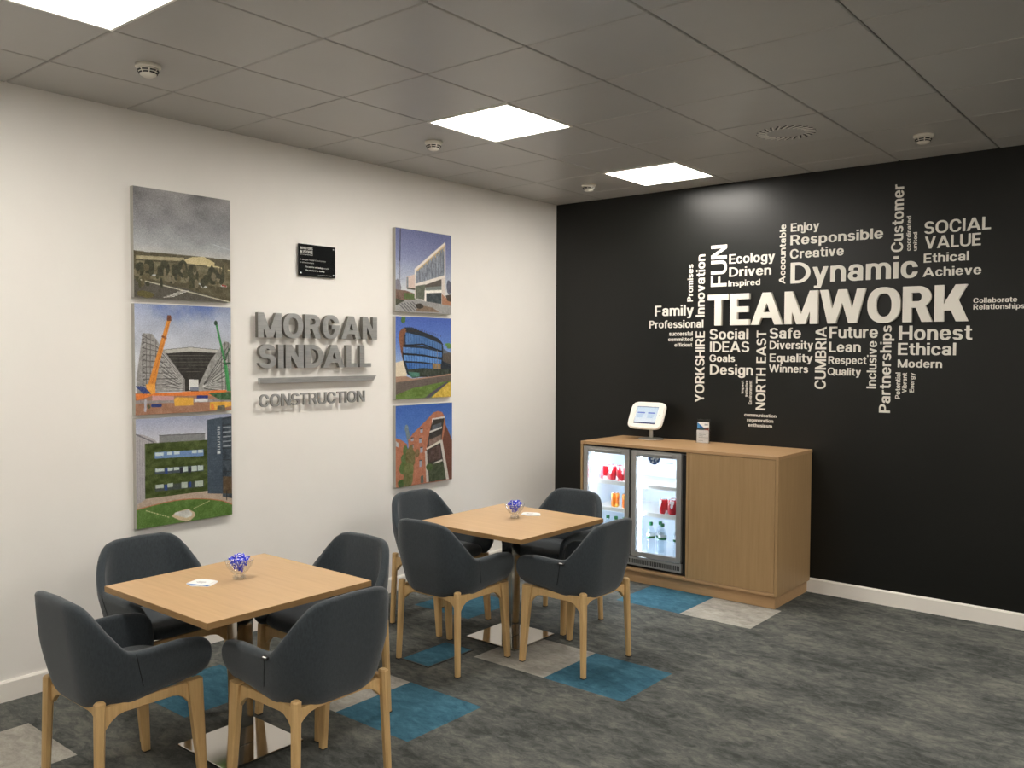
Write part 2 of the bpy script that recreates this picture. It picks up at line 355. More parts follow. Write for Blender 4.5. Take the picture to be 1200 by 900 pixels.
def glyph_loops(ch, w, res):
    key = (ch, round(w, 4), res)
    if key in _gl: return _gl[key]
    d = 1.0/res; xs_ = np.arange(-.32, 1.75, d) + d*.37; ys_ = np.arange(-.34, 1.10, d) + d*.41
    X, Y = np.meshgrid(xs_, ys_); F, W = glyph_field(ch, w, X, Y)
    if F is None: _gl[key] = ([], W); return _gl[key]
    S = F > 0; segs = {}
    cells = S[:-1,:-1].astype(int) + 2*S[:-1,1:] + 4*S[1:,1:] + 8*S[1:,:-1]
    T_ = {1:[(3,0)],2:[(0,1)],3:[(3,1)],4:[(1,2)],5:[(3,0),(1,2)],6:[(0,2)],7:[(3,2)],8:[(2,3)],9:[(2,0)],10:[(0,1),(2,3)],11:[(2,1)],12:[(1,3)],13:[(1,0)],14:[(0,3)]}
    pts = {}
    def ep(r, c, e):
        if e == 0: k = ('h', r, c); a, b = (r, c), (r, c+1)
        elif e == 1: k = ('v', r, c+1); a, b = (r, c+1), (r+1, c+1)
        elif e == 2: k = ('h', r+1, c); a, b = (r+1, c), (r+1, c+1)
        else: k = ('v', r, c); a, b = (r, c), (r+1, c)
        if k not in pts:
            fa, fb = F[a], F[b]; t_ = fa/(fa-fb)
            pts[k] = (X[a]+(X[b]-X[a])*t_, Y[a]+(Y[b]-Y[a])*t_)
        return k
    for r, c in zip(*np.nonzero((cells > 0) & (cells < 15))):
        for e0, e1 in T_[int(cells[r, c])]: segs[ep(r, c, e0)] = ep(r, c, e1)
    loops = []
    while segs:
        k0 = next(iter(segs)); k = k0; lp = []
        while k in segs: lp.append(pts[k]); k = segs.pop(k)
        P = np.array(lp)
        if len(P) < 6: continue
        # drop nearly collinear points
        keep = list(range(len(P))); tol = d*0.10
        def dp(i, j):
            if j <= i+1: return []
            a, b = P[i], P[j % len(P)]; ab = b-a; n_ = np.hypot(*ab)+1e-12
            q = P[i+1:j]; dd = np.abs(ab[0]*(q[:,1]-a[1])-ab[1]*(q[:,0]-a[0]))/n_ if n_ > 1e-9 else np.hypot(*(q-a).T)
            k_ = int(dd.argmax())
            if dd[k_] < tol: return []
            k_ += i+1
            return dp(i, k_)+[k_]+dp(k_, j)
        half = int(np.hypot(*(P-P[0]).T).argmax())
        ids = [0]+dp(0, half)+[half]+dp(half, len(P))
        if len(ids) >= 3: loops.append([tuple(P[i % len(P)]) for i in ids])
    _gl[key] = (loops, W); return _gl[key]
def word_me(body, width, caph, pen=0.17, thick=0.001, gap=0.075, res=56):
    """filled, extruded word mesh; returns (mesh, list of letter start x) ; front towards +Z, baseline at y=0"""
    cu = bpy.data.curves.new('lettering', 'CURVE'); cu.dimensions = '2D'; cu.fill_mode = 'BOTH'; cu.extrude = 0.5
    x = 0.0; lo, hi = 9e9, -9e9; xs_done = []
    for ch in body:
        loops, W = glyph_loops(ch, pen, res)
        for lp in loops:
            sp = cu.splines.new('POLY'); sp.points.add(len(lp)-1)
            for q, (a, b) in enumerate(lp):
                sp.points[q].co = (a+x, b, 0, 1); lo = min(lo, a+x); hi = max(hi, a+x)
            sp.use_cyclic_u = True
        k_ = body[len(xs_done)+1:len(xs_done)+2]; xs_done.append(x)
        x += W + gap - (0.09 if (ch+k_) in ('DA','LY') else 0.0)
    ob = bpy.data.objects.new('tmp_word', cu); COL.objects.link(ob)
    dg = bpy.context.evaluated_depsgraph_get(); dg.update()
    me = bpy.data.meshes.new_from_object(ob.evaluated_get(dg))
    bpy.data.objects.remove(ob); bpy.data.curves.remove(cu)
    co = np.empty(len(me.vertices)*3, 'f'); me.vertices.foreach_get('co', co); co = co.reshape(-1, 3)
    co[:,0] = (co[:,0]-lo)*(width/(hi-lo)); co[:,1] *= caph; co[:,2] = (co[:,2]+0.5)*thick
    me.vertices.foreach_set('co', co.ravel()); me.update()
    me.polygons.foreach_set('use_smooth', [False]*len(me.polygons))
    return me

B_M = Matrix(((1,0,0),(0,0,-1),(0,1,0)))       # back wall: text x -> +x, y -> z, front -> -y
L_M = Matrix(((0,0,1),(1,0,0),(0,1,0)))        # left wall: text x -> +y, y -> z, front -> +x
def place_me(me, M3, loc, recenter=True):
    """bake an orientation into the mesh, return the mesh and an origin at its centre"""
    co = np.empty(len(me.vertices)*3, 'f'); me.vertices.foreach_get('co', co); co = co.reshape(-1,3)
    co = co @ np.array(M3).T
    c = (co.min(0)+co.max(0))/2
    me.vertices.foreach_set('co', (co-c).ravel()); me.update()
    return me, Vector(loc) + Vector([float(x) for x in c])

# ================================================================ THE SETTING
def struct(o): o['kind'] = 'structure'; return o
fl = struct(box('floor', 0, RX, RY, 0, -0.1, -0.006, M_floorbase))
struct(box('wall_left', -0.12, 0, RY-0.12, 0.0, -0.1, H+0.1, M_wall))
struct(box('wall_back', -0.12, RX+0.12, 0, 0.12, -0.1, H+0.1, M_black))
struct(box('wall_right', RX, RX+0.12, RY-0.12, 0, -0.1, H+0.1, M_wall))
struct(box('wall_front', 0, RX, RY-0.12, RY, -0.1, H+0.1, M_wall))
def skirt(name, run, z1=0.10, t=0.016):
    pts = [(0,0),(t,0),(t,z1-0.012),(t-0.006,z1),(0,z1)]
    return pts
# skirting boards: real mouldings with a chamfered top edge
struct(link('baseboard_left', prism_me('baseboard', [(0.0005,0),(0.016,0),(0.016,0.094),(0.010,0.104),(0.0005,0.104)], 'y', RY+.02, -0.017), M_skirt))
struct(link('baseboard_back', prism_me('baseboard', [(-0.0005,0),(-0.016,0),(-0.016,0.094),(-0.010,0.104),(-0.0005,0.104)], 'x', 0.0005, RX-0.02), M_skirt))
# ---- carpet tiles
blue = {(2,-6),(3,-4),(2,-1),(0,-7),(0,-3)}; pale = {(1,-6),(2,-4),(3,-1),(0,-9)}
tile_me = {}
def tile_mesh(w_, d_, mt):
    k = (round(w_,3), round(d_,3), mt.name)
    if k not in tile_me:
        g = 0.0002
        me = bm_mesh(box_bm(-w_/2+g, w_/2-g, -d_/2+g, d_/2-g, -0.006, 0, 0.0005), 'carpet_tile'); me.materials.append(mt)
        tile_me[k] = me
    return tile_me[k]
xs = [0] + [CX0+CT*i for i in range(0, 15) if CX0+CT*i < RX] + [RX]
ys = [0] + [CY0-CT*j for j in range(0, 17) if CY0-CT*j > RY] + [RY]
for i in range(len(xs)-1):
    for j in range(len(ys)-1):
        key = (i-1, -j)      # tile index: x from CX0+.5*i, y band just below CY0+.5*j
        mt = M_cblue if key in blue else M_cpale if key in pale else M_cgrey
        o = link('carpet_tile', tile_mesh(xs[i+1]-xs[i], ys[j]-ys[j+1], mt), None, fl, ((xs[i]+xs[i+1])/2, (ys[j]+ys[j+1])/2, 0.0) )
        o.location -= fl.location
        if mt is M_cblue: o['label'] = 'blue carpet tile'
        if mt is M_cpale: o['label'] = 'pale grey carpet tile'
# ---- ceiling
ce = struct(box('ceiling', 0, RX, RY, 0, H+0.02, H+0.1, M_ceilback))
lights_ij = [(1,-3),(1,1),(1,4),(1,-7),(7,4),(7,1),(7,-3),(7,-7),(10,1),(10,-5)]
vent_ij = (3,3)
gx = [0] + [GX0+T*i for i in range(13)]; gy = [0] + [GY0+T*j for j in range(5,-10,-1)]
ct_me = {}
for a in range(len(gx)-1):
    for b in range(len(gy)-1):
        i = a-1; j = 5-b if b > 0 else 5
        j = 5-b      # tile spans GY0+.6*(5-b) .. GY0+.6*(6-b) ; b=0 is the cut row by the black wall
        if (i, j) in lights_ij or (i, j) == vent_ij: continue
        w_, d_ = gx[a+1]-gx[a], gy[b]-gy[b+1]
        k = (round(w_,3), round(d_,3))
        if k not in ct_me:
            g = 0.003
            me = bm_mesh(box_bm(-w_/2+g, w_/2-g, -d_/2+g, d_/2-g, 0, 0.02, 0.0045), 'ceiling_tile'); me.materials.append(M_tile); ct_me[k] = me
        o = link('ceiling_tile', ct_me[k], None, ce, ((gx[a]+gx[a+1])/2, (gy[b]+gy[b+1])/2, H)); o.location -= ce.location
# ---- ceiling lights
LX = lambda i: GX0 + T*(i+.5)
LY = lambda j: GY0 + T*(j+.5)
def light_panel(i, j, label):
    t = empty('ceiling_light', (LX(i), LY(j), H)); tag(t, label, 'light', 'square light panels in the ceiling')
    bm = bmesh.new()
    w_, f = 0.298, 0.016
    for (a, b, c, d) in ((-w_,w_,-w_,-w_+f),(-w_,w_,w_-f,w_),(-w_,-w_+f,-w_+f,w_-f),(w_-f,w_,-w_+f,w_-f)):
        box_bm(a, b, c, d, -0.006, 0.014, 0.002, 1, bm)
    link('frame', bm_mesh(bm, 'light_frame'), M_fit, t)
    me = bm_mesh(box_bm(-w_+f, w_-f, -w_+f, w_-f, -0.001, 0.012), 'light_diffuser')
    link('diffuser', me, M_diff, t)
    return t
LL = {(1,-3): 'lit square ceiling panel at the top left, cut by the frame edge, nearest the camera',
      (1,1): 'lit square ceiling panel between the other two, above the far table',
      (1,4): 'lit square ceiling panel nearest the black wall'}
for ij in lights_ij:
    light_panel(ij[0], ij[1], LL.get(ij, 'lit square ceiling panel outside the photo, %s, %s' % ({1:'along the white wall',7:'in the middle run',10:'in the right-hand run'}[ij[0]], {4:'nearest the black wall',1:'second from the black wall',-3:'beside the camera',-5:'behind the camera',-7:'farthest behind the camera'}[ij[1]])))
# ---- smoke detectors
def detector(x, y, label):
    t = empty('smoke_detector', (x, y, H)); tag(t, label, 'detector', 'smoke detectors on the ceiling')
    link('base', lathe_me('detector_base', [(0.0005,0),(0.056,0),(0.056,-0.012),(0.052,-0.016),(0.0005,-0.016)], 28), M_plastic, t)
    link('sensor_head', lathe_me('detector_head', [(0.0005,-0.015),(0.046,-0.015),(0.047,-0.026),(0.040,-0.034),(0.036,-0.046),(0.022,-0.054),(0.0005,-0.056)], 28), M_plastic, t)
    bm = bmesh.new()
    for zz, rr in ((-0.0285, 0.0455), (-0.0385, 0.0392)):
        for k in range(8):
            a = PI/4*k
            for q in range(3):
                aa = a + (q-1)*0.2
                b = box_bm(rr-0.004, rr+0.0015, -0.0048, 0.0048, zz-0.003, zz+0.003)
                bmesh.ops.rotate(b, verts=b.verts, cent=(0,0,0), matrix=Matrix.Rotation(aa, 3, 'Z'))
                tm = bpy.data.meshes.new('t'); b.to_mesh(tm); b.free(); bm.from_mesh(tm); bpy.data.meshes.remove(tm)
    link('vent_slots', bm_mesh(bm, 'detector_slots'), M_dark, t)
detector(0.795, -4.215, 'white smoke detector at the top left, nearest the camera')
detector(0.795, -2.36, 'white smoke detector beside the middle ceiling light, above the right-hand pictures')
detector(0.77, -0.62, 'small white smoke detector just left of the far ceiling light, near the room corner')
detector(3.21, -0.66, 'white smoke detector right of the swirl vent, above the word Customer')
# ---- swirl diffuser
t = empty('ceiling_vent', (LX(3), LY(3), H)); tag(t, 'square white ceiling air vent with a ring of angled swirl slots', 'vent')
bm = box_bm(-0.298, 0.298, -0.298, 0.298, -0.002, 0.018, 0.003); link('face_plate', bm_mesh(bm, 'vent_plate'), M_tile, t)
bm = bmesh.new(); bw = bmesh.new()
for k in range(24):
    a = 2*PI*k/24
    for (target, w0, zz, rr) in ((bm, 0.008, -0.0035, 0), (bw, 0.004, -0.007, 0.012)):
        b = box_bm(0.110, 0.175, -w0/2+rr, w0/2+rr, zz, -0.0015)
        bmesh.ops.rotate(b, verts=b.verts, cent=(0.14,0,0), matrix=Matrix.Rotation(0.6, 3, 'Z'))
        bmesh.ops.rotate(b, verts=b.verts, cent=(0,0,0), matrix=Matrix.Rotation(a, 3, 'Z'))
        tm = bpy.data.meshes.new('t'); b.to_mesh(tm); b.free(); target.from_mesh(tm); bpy.data.meshes.remove(tm)
link('swirl_slots', bm_mesh(bm, 'swirl_slots'), M_dark, t); link('swirl_blades', bm_mesh(bw, 'swirl_blades'), M_fit, t)
link('centre_cap', lathe_me('vent_cap', [(0.0005,-0.006),(0.10,-0.005),(0.115,-0.002)], 32), M_tile, t)
# ---- floor box beneath the far table's front chair
t = empty('floor_box', (1.175, -2.71, 0.0)); tag(t, 'rectangular floor box with a blue carpet lid let into the grey carpet', 'floor box')
bm = bmesh.new()
for (a, b, c, d) in ((-.115,.115,-.19,-.178),(-.115,.115,.178,.19),(-.115,-.103,-.178,.178),(.103,.115,-.178,.178)): box_bm(a,b,c,d,0.0003,0.005,0.001,1,bm)
link('frame', bm_mesh(bm, 'box_frame'), mat('dark grey trim', rgb(62,62,58), 0.6), t)
link('lid', bm_mesh(box_bm(-.1025,.1025,-.1775,.1775,0.0003,0.004,0.0008), 'box_lid'), M_cblue, t)

# ================================================================ FURNITURE
# ---- tub chair (origin on the floor at its centre, facing +y)
def smooth(a, b, x): x = min(1, max(0, (x-a)/(b-a))); return x*x*(3-2*x)
def lut(tab, x):
    for (a, ya), (b, yb) in zip(tab, tab[1:]):
        if x <= b: 
            t_ = max(0, (x-a)/(b-a)); t_ = t_*t_*(3-2*t_)*0.15 + t_*0.85
            return ya + (yb-ya)*t_
    return tab[-1][1]
SHL = 0.12 + 0.16*PI/2 + 0.345     # nominal half length of the U path
def upath(q, hw, yb, yf):
    """q in [-1,1] round the tub; returns point and inward normal"""
    r = 0.16; sgn = 1 if q >= 0 else -1; s = abs(q)*SHL
    a0 = hw - r; A = 0.12
    if s <= A: x, y, nx, ny = a0*s/A, -yb, 0, 1
    elif s <= A + r*PI/2:
        th = (s-A)/r; x = a0 + r*math.sin(th); y = -yb + r - r*math.cos(th); nx, ny = -math.sin(th), math.cos(th)
    else:
        f = (s-A-r*PI/2)/(SHL-A-r*PI/2); x = hw; y = (-yb+r) + f*(yf+yb-r); nx, ny = -1, 0
        x -= 0.014*f*f
    return sgn*x, y, sgn*nx, ny
TOP = [(0,0.828),(0.14,0.824),(0.19,0.814),(0.225,0.793),(0.26,0.755),(0.30,0.702),(0.345,0.646),(0.362,0.631),(0.385,0.624),(0.44,0.622),(0.56,0.624),(0.63,0.615),(0.72,0.60)]
def HWF(z): return 0.240 + 0.030*min(1, max(0, (z-0.43)/0.17)) - 0.010*max(0, (z-0.66)/0.17)
def YBF(z):
    f = min(1, max(0, (z-0.42)/0.40)); return 0.222 + 0.060*f + 0.010*math.sin(PI*f)
def shell_me():
    NQ = 84; vs, fs = [], []
    rows = 9
    # columns: cluster near the arm tips
    qs = []
    for k in range(NQ+1):
        u = -1 + 2*k/NQ
        qs.append(math.copysign(abs(u)**0.93, u))
    ring_n = None
    for q in qs:
        s = abs(q)*SHL
        top = lut(TOP, s); bot = 0.398 + 0.014*smooth(0.10,0.30,s) + 0.028*smooth(0.32, 0.60, s)
        w_ = max(0, (s-(SHL-0.075))/0.075); k_ = math.sqrt(max(0, 1-w_*w_*0.97))
        mid = 0.535; top = mid + (top-mid)*k_; bot = mid + (bot-mid)*max(0.02,k_)**0.6
        th = 0.038*(0.5+0.5*k_)
        prof = []            # (inward offset, z, along)
        rt_ = min(0.014, (top-bot)*0.35); rb = min(0.055, (top-bot)*0.4)
        prof += [(th*1.0, bot), (rb*0.55, bot+rb*0.06), (rb*0.24, bot+rb*0.26), (rb*0.07, bot+rb*0.58), (0, bot+rb)]
        for v in range(1, rows): prof.append((0, bot+rb + (top-rt_-bot-rb)*v/rows))
        prof += [(0, top-rt_), (th*0.12, top-rt_*0.4), (th*0.35, top-rt_*0.06), (th*0.65, top-rt_*0.06), (th*0.88, top-rt_*0.4), (th, top-rt_)]
        for v in range(rows-1, 0, -2): prof.append((th, bot+rb + (top-rt_-bot-rb)*v/rows))
        prof.append((th, bot+rb*0.5))
        ring_n = len(prof)
        for off, z in prof:
            f = (z-0.44)/0.18
            hw = HWF(z)
            yb = YBF(z)
            yf = 0.250 - 0.012*(1-k_)
            x, y, nx, ny = upath(q, hw, yb, yf)
            vs.append((x+nx*off, y+ny*off, z))
    n = len(qs)
    for i in range(n-1):
        for k in range(ring_n):
            k2 = (k+1) % ring_n
            fs.append((i*ring_n+k, i*ring_n+k2, (i+1)*ring_n+k2, (i+1)*ring_n+k))
    fs.append(tuple(range(ring_n))); fs.append(tuple(reversed(range((n-1)*ring_n, n*ring_n))))
    me = bpy.data.meshes.new('chair_shell'); me.from_pydata(vs, [], fs)
    bm = bmesh.new(); bm.from_mesh(me); bmesh.ops.recalc_face_normals(bm, faces=list(bm.faces)); bpy.data.meshes.remove(me)
    return bm_mesh(bm, 'chair_shell', True)
def cushion_me():
    """padded seat: superellipse slab, slightly domed, rounded front roll"""
    vs, fs = [], []; n = 44
    prof = [(0.80,0.436),(0.94,0.438),(0.985,0.447),(1.0,0.458),(0.99,0.472),(0.955,0.484),(0.88,0.491),(0.6,0.496),(0.3,0.498)]
    for (sc_, z) in prof:
        for k in range(n):
            a = 2*PI*k/n; c, s = math.cos(a), math.sin(a); e = 2/4.5
            x = 0.226*sc_*math.copysign(abs(c)**e, c); y = 0.214*sc_*math.copysign(abs(s)**e, s)
            vs.append((x, y, z))
    m_ = len(prof)
    for i in range(m_-1):
        for k in range(n): fs.append((i*n+k, i*n+(k+1)%n, (i+1)*n+(k+1)%n, (i+1)*n+k))
    fs.append(tuple(reversed(range(n)))); fs.append(tuple(range((m_-1)*n, m_*n)))
    me = bpy.data.meshes.new('chair_cushion'); me.from_pydata(vs, [], fs)
    me.polygons.foreach_set('use_smooth', [True]*len(me.polygons)); me.update(); return me
def rail_me(x0, x1, name, ax, off, zt=0.432, drop=0.088, arch=0.036):
    """apron board between two legs with an arched lower edge"""
    pts = [(x0, zt), (x1, zt)]; n = 14
    for k in range(n+1):
        u = k/n; xx = x1 + (x0-x1)*u; e = abs(2*u-1)
        zz = zt - arch - (drop-arch)*max(0, (e-0.55)/0.45)**2.2
        pts.append((xx, zz))
    return prism_me(name, pts, ax, off-0.011, off+0.011, 0.002, 1)
def make_chair(label):
    t = empty('tub_chair'); tag(t, label, 'chair', 'charcoal tub chairs round the two tables')
    link('shell', shell_me(), M_fab, t)
    link('seat_cushion', cushion_me(), M_fab, t)
    # vertical stitched seams where the back meets each arm
    for sg in (-1, 1):
        bm = bmesh.new(); prev = None; q = sg*0.385/SHL
        for k in range(13):
            z = 0.482 + (0.618-0.482)*k/12; qq = q*(1 + 0.035*(1-k/12))
            x, y, nx, ny = upath(qq, HWF(z), YBF(z), 0.250)
            p = Vector((x-nx*0.0002, y-ny*0.0002, z))
            if prev is not None: tube_bm(prev, p, 0.0016, 0.0016, 6, bm)
            prev = p
        link('seam', bm_mesh(bm, 'chair_seam', True), M_seam, t)
    # little folded fabric tag on the left arm
    g = link('fabric_tag', bm_mesh(box_bm(-0.012,0.012,-0.018,0.018,-0.004,0.004,0.0015), 'tag'), M_black_p, t, (-0.270, -0.095, 0.611), (0.0,-0.5,0))
    link('tag_print', bm_mesh(box_bm(-0.0025,0.0025,-0.010,0.010,0.0041,0.0046), 'tag_print'), M_paper, g, (-0.006,0,0))
    # legs: tapered, slightly splayed, soft square section
    for sx in (-1, 1):
        b = tube_bm((sx*0.228, 0.205, 0.006), (sx*0.220, 0.172, 0.440), (0.0140, 0.0150), (0.0185, 0.031), square=True)
        link('leg', bm_mesh(b, 'front_leg'), M_ash, t)
        b = tube_bm((sx*0.228, -0.213, 0.006), (sx*0.214, -0.200, 0.450), (0.0145, 0.0145), (0.0175, 0.0195), square=True, cham=0.5)
        tube_bm((sx*0.214, -0.200, 0.450), (sx*0.2135, -0.1998, 0.456), (0.0175, 0.0195), (0.012, 0.014), square=True, cham=0.5, bm=b)
        link('leg', bm_mesh(b, 'rear_leg'), M_ash, t)
        for yy in (0.205, -0.213):
            link('glide', bm_mesh(box_bm(-0.013,0.013,-0.013,0.013,0,0.0062), 'glide'), M_black_p, t, (sx*0.228, yy, 0.0))
        link('side_rail', rail_me(-0.185, 0.155, 'side_rail', 'x', sx*0.212), M_ash, t)
    link('front_rail', rail_me(-0.205, 0.205, 'front_rail', 'y', 0.172, zt=0.428), M_ash, t)
    link('rear_rail', rail_me(-0.20, 0.20, 'rear_rail', 'y', -0.186, zt=0.420, drop=0.070, arch=0.022), M_ash, t)
    return t
chair0 = make_chair('charcoal tub chair with ash legs, back to the camera, bottom left of the photo')
chairs = [
 (1.280, -4.60, 0.0,   None),
 (1.830, -4.115, PI/2, 'charcoal tub chair right of the nearer table, tagged arm and back towards the camera'),
 (0.76, -4.13, -PI/2,'charcoal tub chair between nearer table and white wall, below the green building picture'),
 (1.325, -3.650, PI,    'charcoal tub chair on the far side of the nearer table, beside the gap between tables'),
 (1.280, -2.685, 0.0,  'charcoal tub chair, back to the camera, at the left front of the far table'),
 (1.820, -2.250, PI/2, 'charcoal tub chair at the far table, back to the camera, in front of the cooler'),
 (0.762, -2.255, -PI/2,'charcoal tub chair between far table and white wall, below the brick building picture'),
 (1.302, -1.765, PI,   'charcoal tub chair behind the far table, facing the camera, beside the cooler'),
]
for (x, y, rz, lab) in chairs:
    if lab is None: chair0.location = (x, y, 0.0)
    else: dup(chair0, (x, y, 0.0), rz, lab)
# ---- cafe table
def make_table(label):
    t = empty('cafe_table'); tag(t, label, 'table', 'square oak-topped cafe tables')
    w_ = 0.405; z1 = 0.722
    top = link('tabletop', bm_mesh(box_bm(-w_+.002, w_-.002, -w_+.002, w_-.002, z1-0.025, z1, 0.001), 'tabletop'), M_top, t)
    bm = bmesh.new()
    for (a, b, c, d) in ((-w_,w_,-w_,-w_+.002),(-w_,w_,w_-.002,w_),(-w_,-w_+.002,-w_+.002,w_-.002),(w_-.002,w_,-w_+.002,w_-.002)): box_bm(a,b,c,d,z1-0.0255,z1-0.0004,0,1,bm)
    link('edge_band', bm_mesh(bm, 'edge_band'), M_edge, top)
    link('mounting_plate', bm_mesh(box_bm(-.15,.15,-.15,.15,z1-0.033,z1-0.0252,0.002), 'mounting_plate'), M_black_p, t)
    link('column', bm_mesh(box_bm(-.04,.04,-.04,.04,0.014,z1-0.0332,0.003,2), 'column'), M_steel, t)
    link('base_plate', bm_mesh(box_bm(-.192,.192,-.192,.192,0.002,0.0142,0.002), 'base_plate'), M_steel, t)
    link('foot_pad', bm_mesh(box_bm(-.18,.18,-.18,.18,0.0,0.0022), 'foot_pad'), M_black_p, t)
    return t
tb = make_table('square oak-topped table nearer the camera, on a polished square column and plate')
tb.location = (1.315, -4.095, 0)
dup(tb, (1.300, -2.200, 0), 0, 'square oak-topped table farther away, near the black wall')
# ---- glass bowls of sweets and cards
def bowl(x, y, label):
    z = 0.722
    t = empty('glass_bowl', (x, y, z)); tag(t, label, 'bowl', 'small glass bowls of sweets')
    def rip(a, zz): return 0.05*math.cos(6*a)*min(1, zz/0.05)
    ro = lambda a, zz: 0.045*math.cos(6*a)*max(0, min(1, (zz-0.02)/0.04))
    prof = [(0.0005,0.0),(0.027,0.0),(0.029,0.004),(0.022,0.014),(0.021,0.020),(0.036,0.034),(0.051,0.056),(0.059,0.078),(0.061,0.086),(0.0585,0.086),(0.056,0.077),(0.048,0.057),(0.033,0.037),(0.016,0.026),(0.0005,0.024)]
    link('bowl', lathe_me('glass_bowl', prof, 48, ripple=ro), M_bowl, t)
    bm = bmesh.new()
    for k in range(6):
        a = PI/3*k
        b = box_bm(0.017,0.029,-0.006,0.006,-0.0002,0.017,0.002)
        bmesh.ops.rotate(b, verts=b.verts, cent=(0,0,0), matrix=Matrix.Rotation(a, 3, 'Z'))
        tm = bpy.data.meshes.new('t'); b.to_mesh(tm); b.free(); bm.from_mesh(tm); bpy.data.meshes.remove(tm)
    link('foot', bm_mesh(bm, 'bowl_foot'), M_bowl, t)
# wrapped sweet: pinched pillow with two fluted wrapper ends
def sweet_me():
    vs, fs = [], []; n = 10
    prof = [(-0.021,0.009),(-0.017,0.0065),(-0.0125,0.0028),(-0.010,0.0065),(-0.005,0.0095),(0.005,0.0095),(0.010,0.0065),(0.0125,0.0028),(0.017,0.0065),(0.021,0.009)]
    for i, (x, r) in enumerate(prof):
        flat = 0.45 if i in (0,1,8,9) else 0.85
        for k in range(n):
            a = 2*PI*k/n; rr = r*(1+(0.18 if k%2 else -0.1)*(1 if i in (0,1,8,9) else 0.2))
            vs.append((x, rr*math.cos(a), rr*math.sin(a)*flat))
    m_ = len(prof)
    for i in range(m_-1):
        for k in range(n): fs.append((i*n+k, i*n+(k+1)%n, (i+1)*n+(k+1)%n, (i+1)*n+k))
    fs.append(tuple(reversed(range(n)))); fs.append(tuple(range((m_-1)*n, m_*n)))
    me = bpy.data.meshes.new('sweet'); me.from_pydata(vs, [], fs)
    me.materials.append(M_sweet1); me.materials.append(M_sweet2)
    idx = [1 if (p.index//n) in (0,8) or (p.index//n in (3,4,5) and p.index % 3 == 0) else 0 for p in me.polygons]
    me.polygons.foreach_set('material_index', idx)
    return me
S_me = sweet_me()
def sweets(x, y, label, group, seed):
    rr = random.Random(seed); placed = []
    layers = [(0.044,1,0.0),(0.057,4,0.013),(0.073,6,0.026),(0.089,7,0.034),(0.101,4,0.017)]
    for (z, n, rad) in layers:
        for k in range(n):
            a = 2*PI*k/n + rr.uniform(-.25,.25) + z*40
            o = bpy.data.objects.new('wrapped_sweet', S_me); COL.objects.link(o)
            o.location = (x+rad*math.cos(a), y+rad*math.sin(a), 0.722+z+rr.uniform(-.002,.003))
            o.rotation_euler = (rr.uniform(0,6), rr.uniform(-.35,.35), a+PI/2); o.scale = (1.05,)*3
            tag(o, label, 'sweet', group)
def cards(x, y, rz, name_label, spread):
    zt = 0.722
    for k in range(2):
        t = empty('coaster_card', (x + (spread[0] if k == 0 else 0), y + (spread[1] if k == 0 else 0), zt + 0.0002 + 0.0022*k), rz + (0.22 if k == 0 else 0))
        tag(t, (('lower ' if k == 0 else 'upper printed ') + name_label), 'card', 'white rounded cards on the tables')
        link('card', prism_me('card', rrect(0.100,0.100,0.024), 'z', 0, 0.0018), M_paper, t)
        if k == 0: link('blue_band', prism_me('band', [(-0.038,-0.0455),(0.038,-0.0455),(0.0455,-0.030),(-0.0455,-0.030)], 'z', 0.0018, 0.0020), M_pblue, t)
        else:
            bm = bmesh.new()
            for q, ww in enumerate((0.04, 0.05, 0.03)): box_bm(-ww/2, ww/2, 0.008-q*0.009, 0.011-q*0.009, 0.0018, 0.00195, 0, 1, bm)
            link('printed_lines', bm_mesh(bm, 'lines'), M_text, t)
            link('blue_band', prism_me('band', [(-0.036,-0.0455),(0.036,-0.0455),(0.0455,-0.036),(-0.0455,-0.036)], 'z', 0.0018, 0.0020), M_pblue, t)
bowl(1.250, -4.055, 'small glass bowl of blue-wrapped sweets on the nearer table')
sweets(1.250, -4.055, 'blue and white wrapped sweet in the nearer glass bowl', 'wrapped sweets in the nearer bowl', 1)
cards(1.185, -4.205, 0.35, 'white card on the nearer table beside the bowl', (0.016, 0.004))
bowl(1.285, -2.145, 'small glass bowl of blue-wrapped sweets on the farther table')
sweets(1.285, -2.145, 'blue and white wrapped sweet in the farther glass bowl', 'wrapped sweets in the farther bowl', 5)
cards(1.275, -1.985, 0.5, 'white card on the farther table behind the bowl', (0.018, 0.006))

# ---- oak cabinet
CXL, CXR, CYF, CZ = 0.712, 2.332, -0.622, 1.045
t = cab = empty('drinks_cabinet', ((CXL+CXR)/2, CYF/2, 0)); tag(cab, 'long oak veneer cabinet housing a bottle cooler, against the black wall', 'cabinet')
def cbox(name, x0, x1, y0, y1, z0, z1, material, bev=0.001, parent=None):
    o = box(name, x0, x1, y0, y1, z0, z1, material, parent or cab, bev)
    o.location -= (parent or cab).location
    return o
YB = -0.0175
cbox('top_panel', CXL, CXR, CYF, YB+0.015, CZ-0.022, CZ, M_oakh)
cbox('side_panel', CXL, CXL+0.02, CYF, YB, 0.088, CZ-0.0222, M_oakv)
cbox('side_panel', CXR-0.02, CXR, CYF, YB, 0.088, CZ-0.0222, M_oakv)
cbox('divider', 1.640, 1.660, CYF+0.004, YB, 0.1085, CZ-0.0222, M_oakv)
cbox('bottom_panel', CXL+0.0202, CXR-0.0202, CYF, YB, 0.088, 0.108, M_oakh)
cbox('back_panel', CXL+0.0202, CXR-0.0202, -0.030, YB, 0.1082, CZ-0.0224, M_oakv)
cbox('plinth', CXL+0.02, CXR-0.02, CYF+0.022, YB, 0.0, 0.0878, M_oakh)
cbox('door', 1.663, CXR-0.0225, CYF+0.0015, CYF+0.021, 0.1105, CZ-0.025, M_oakv, 0.0012)
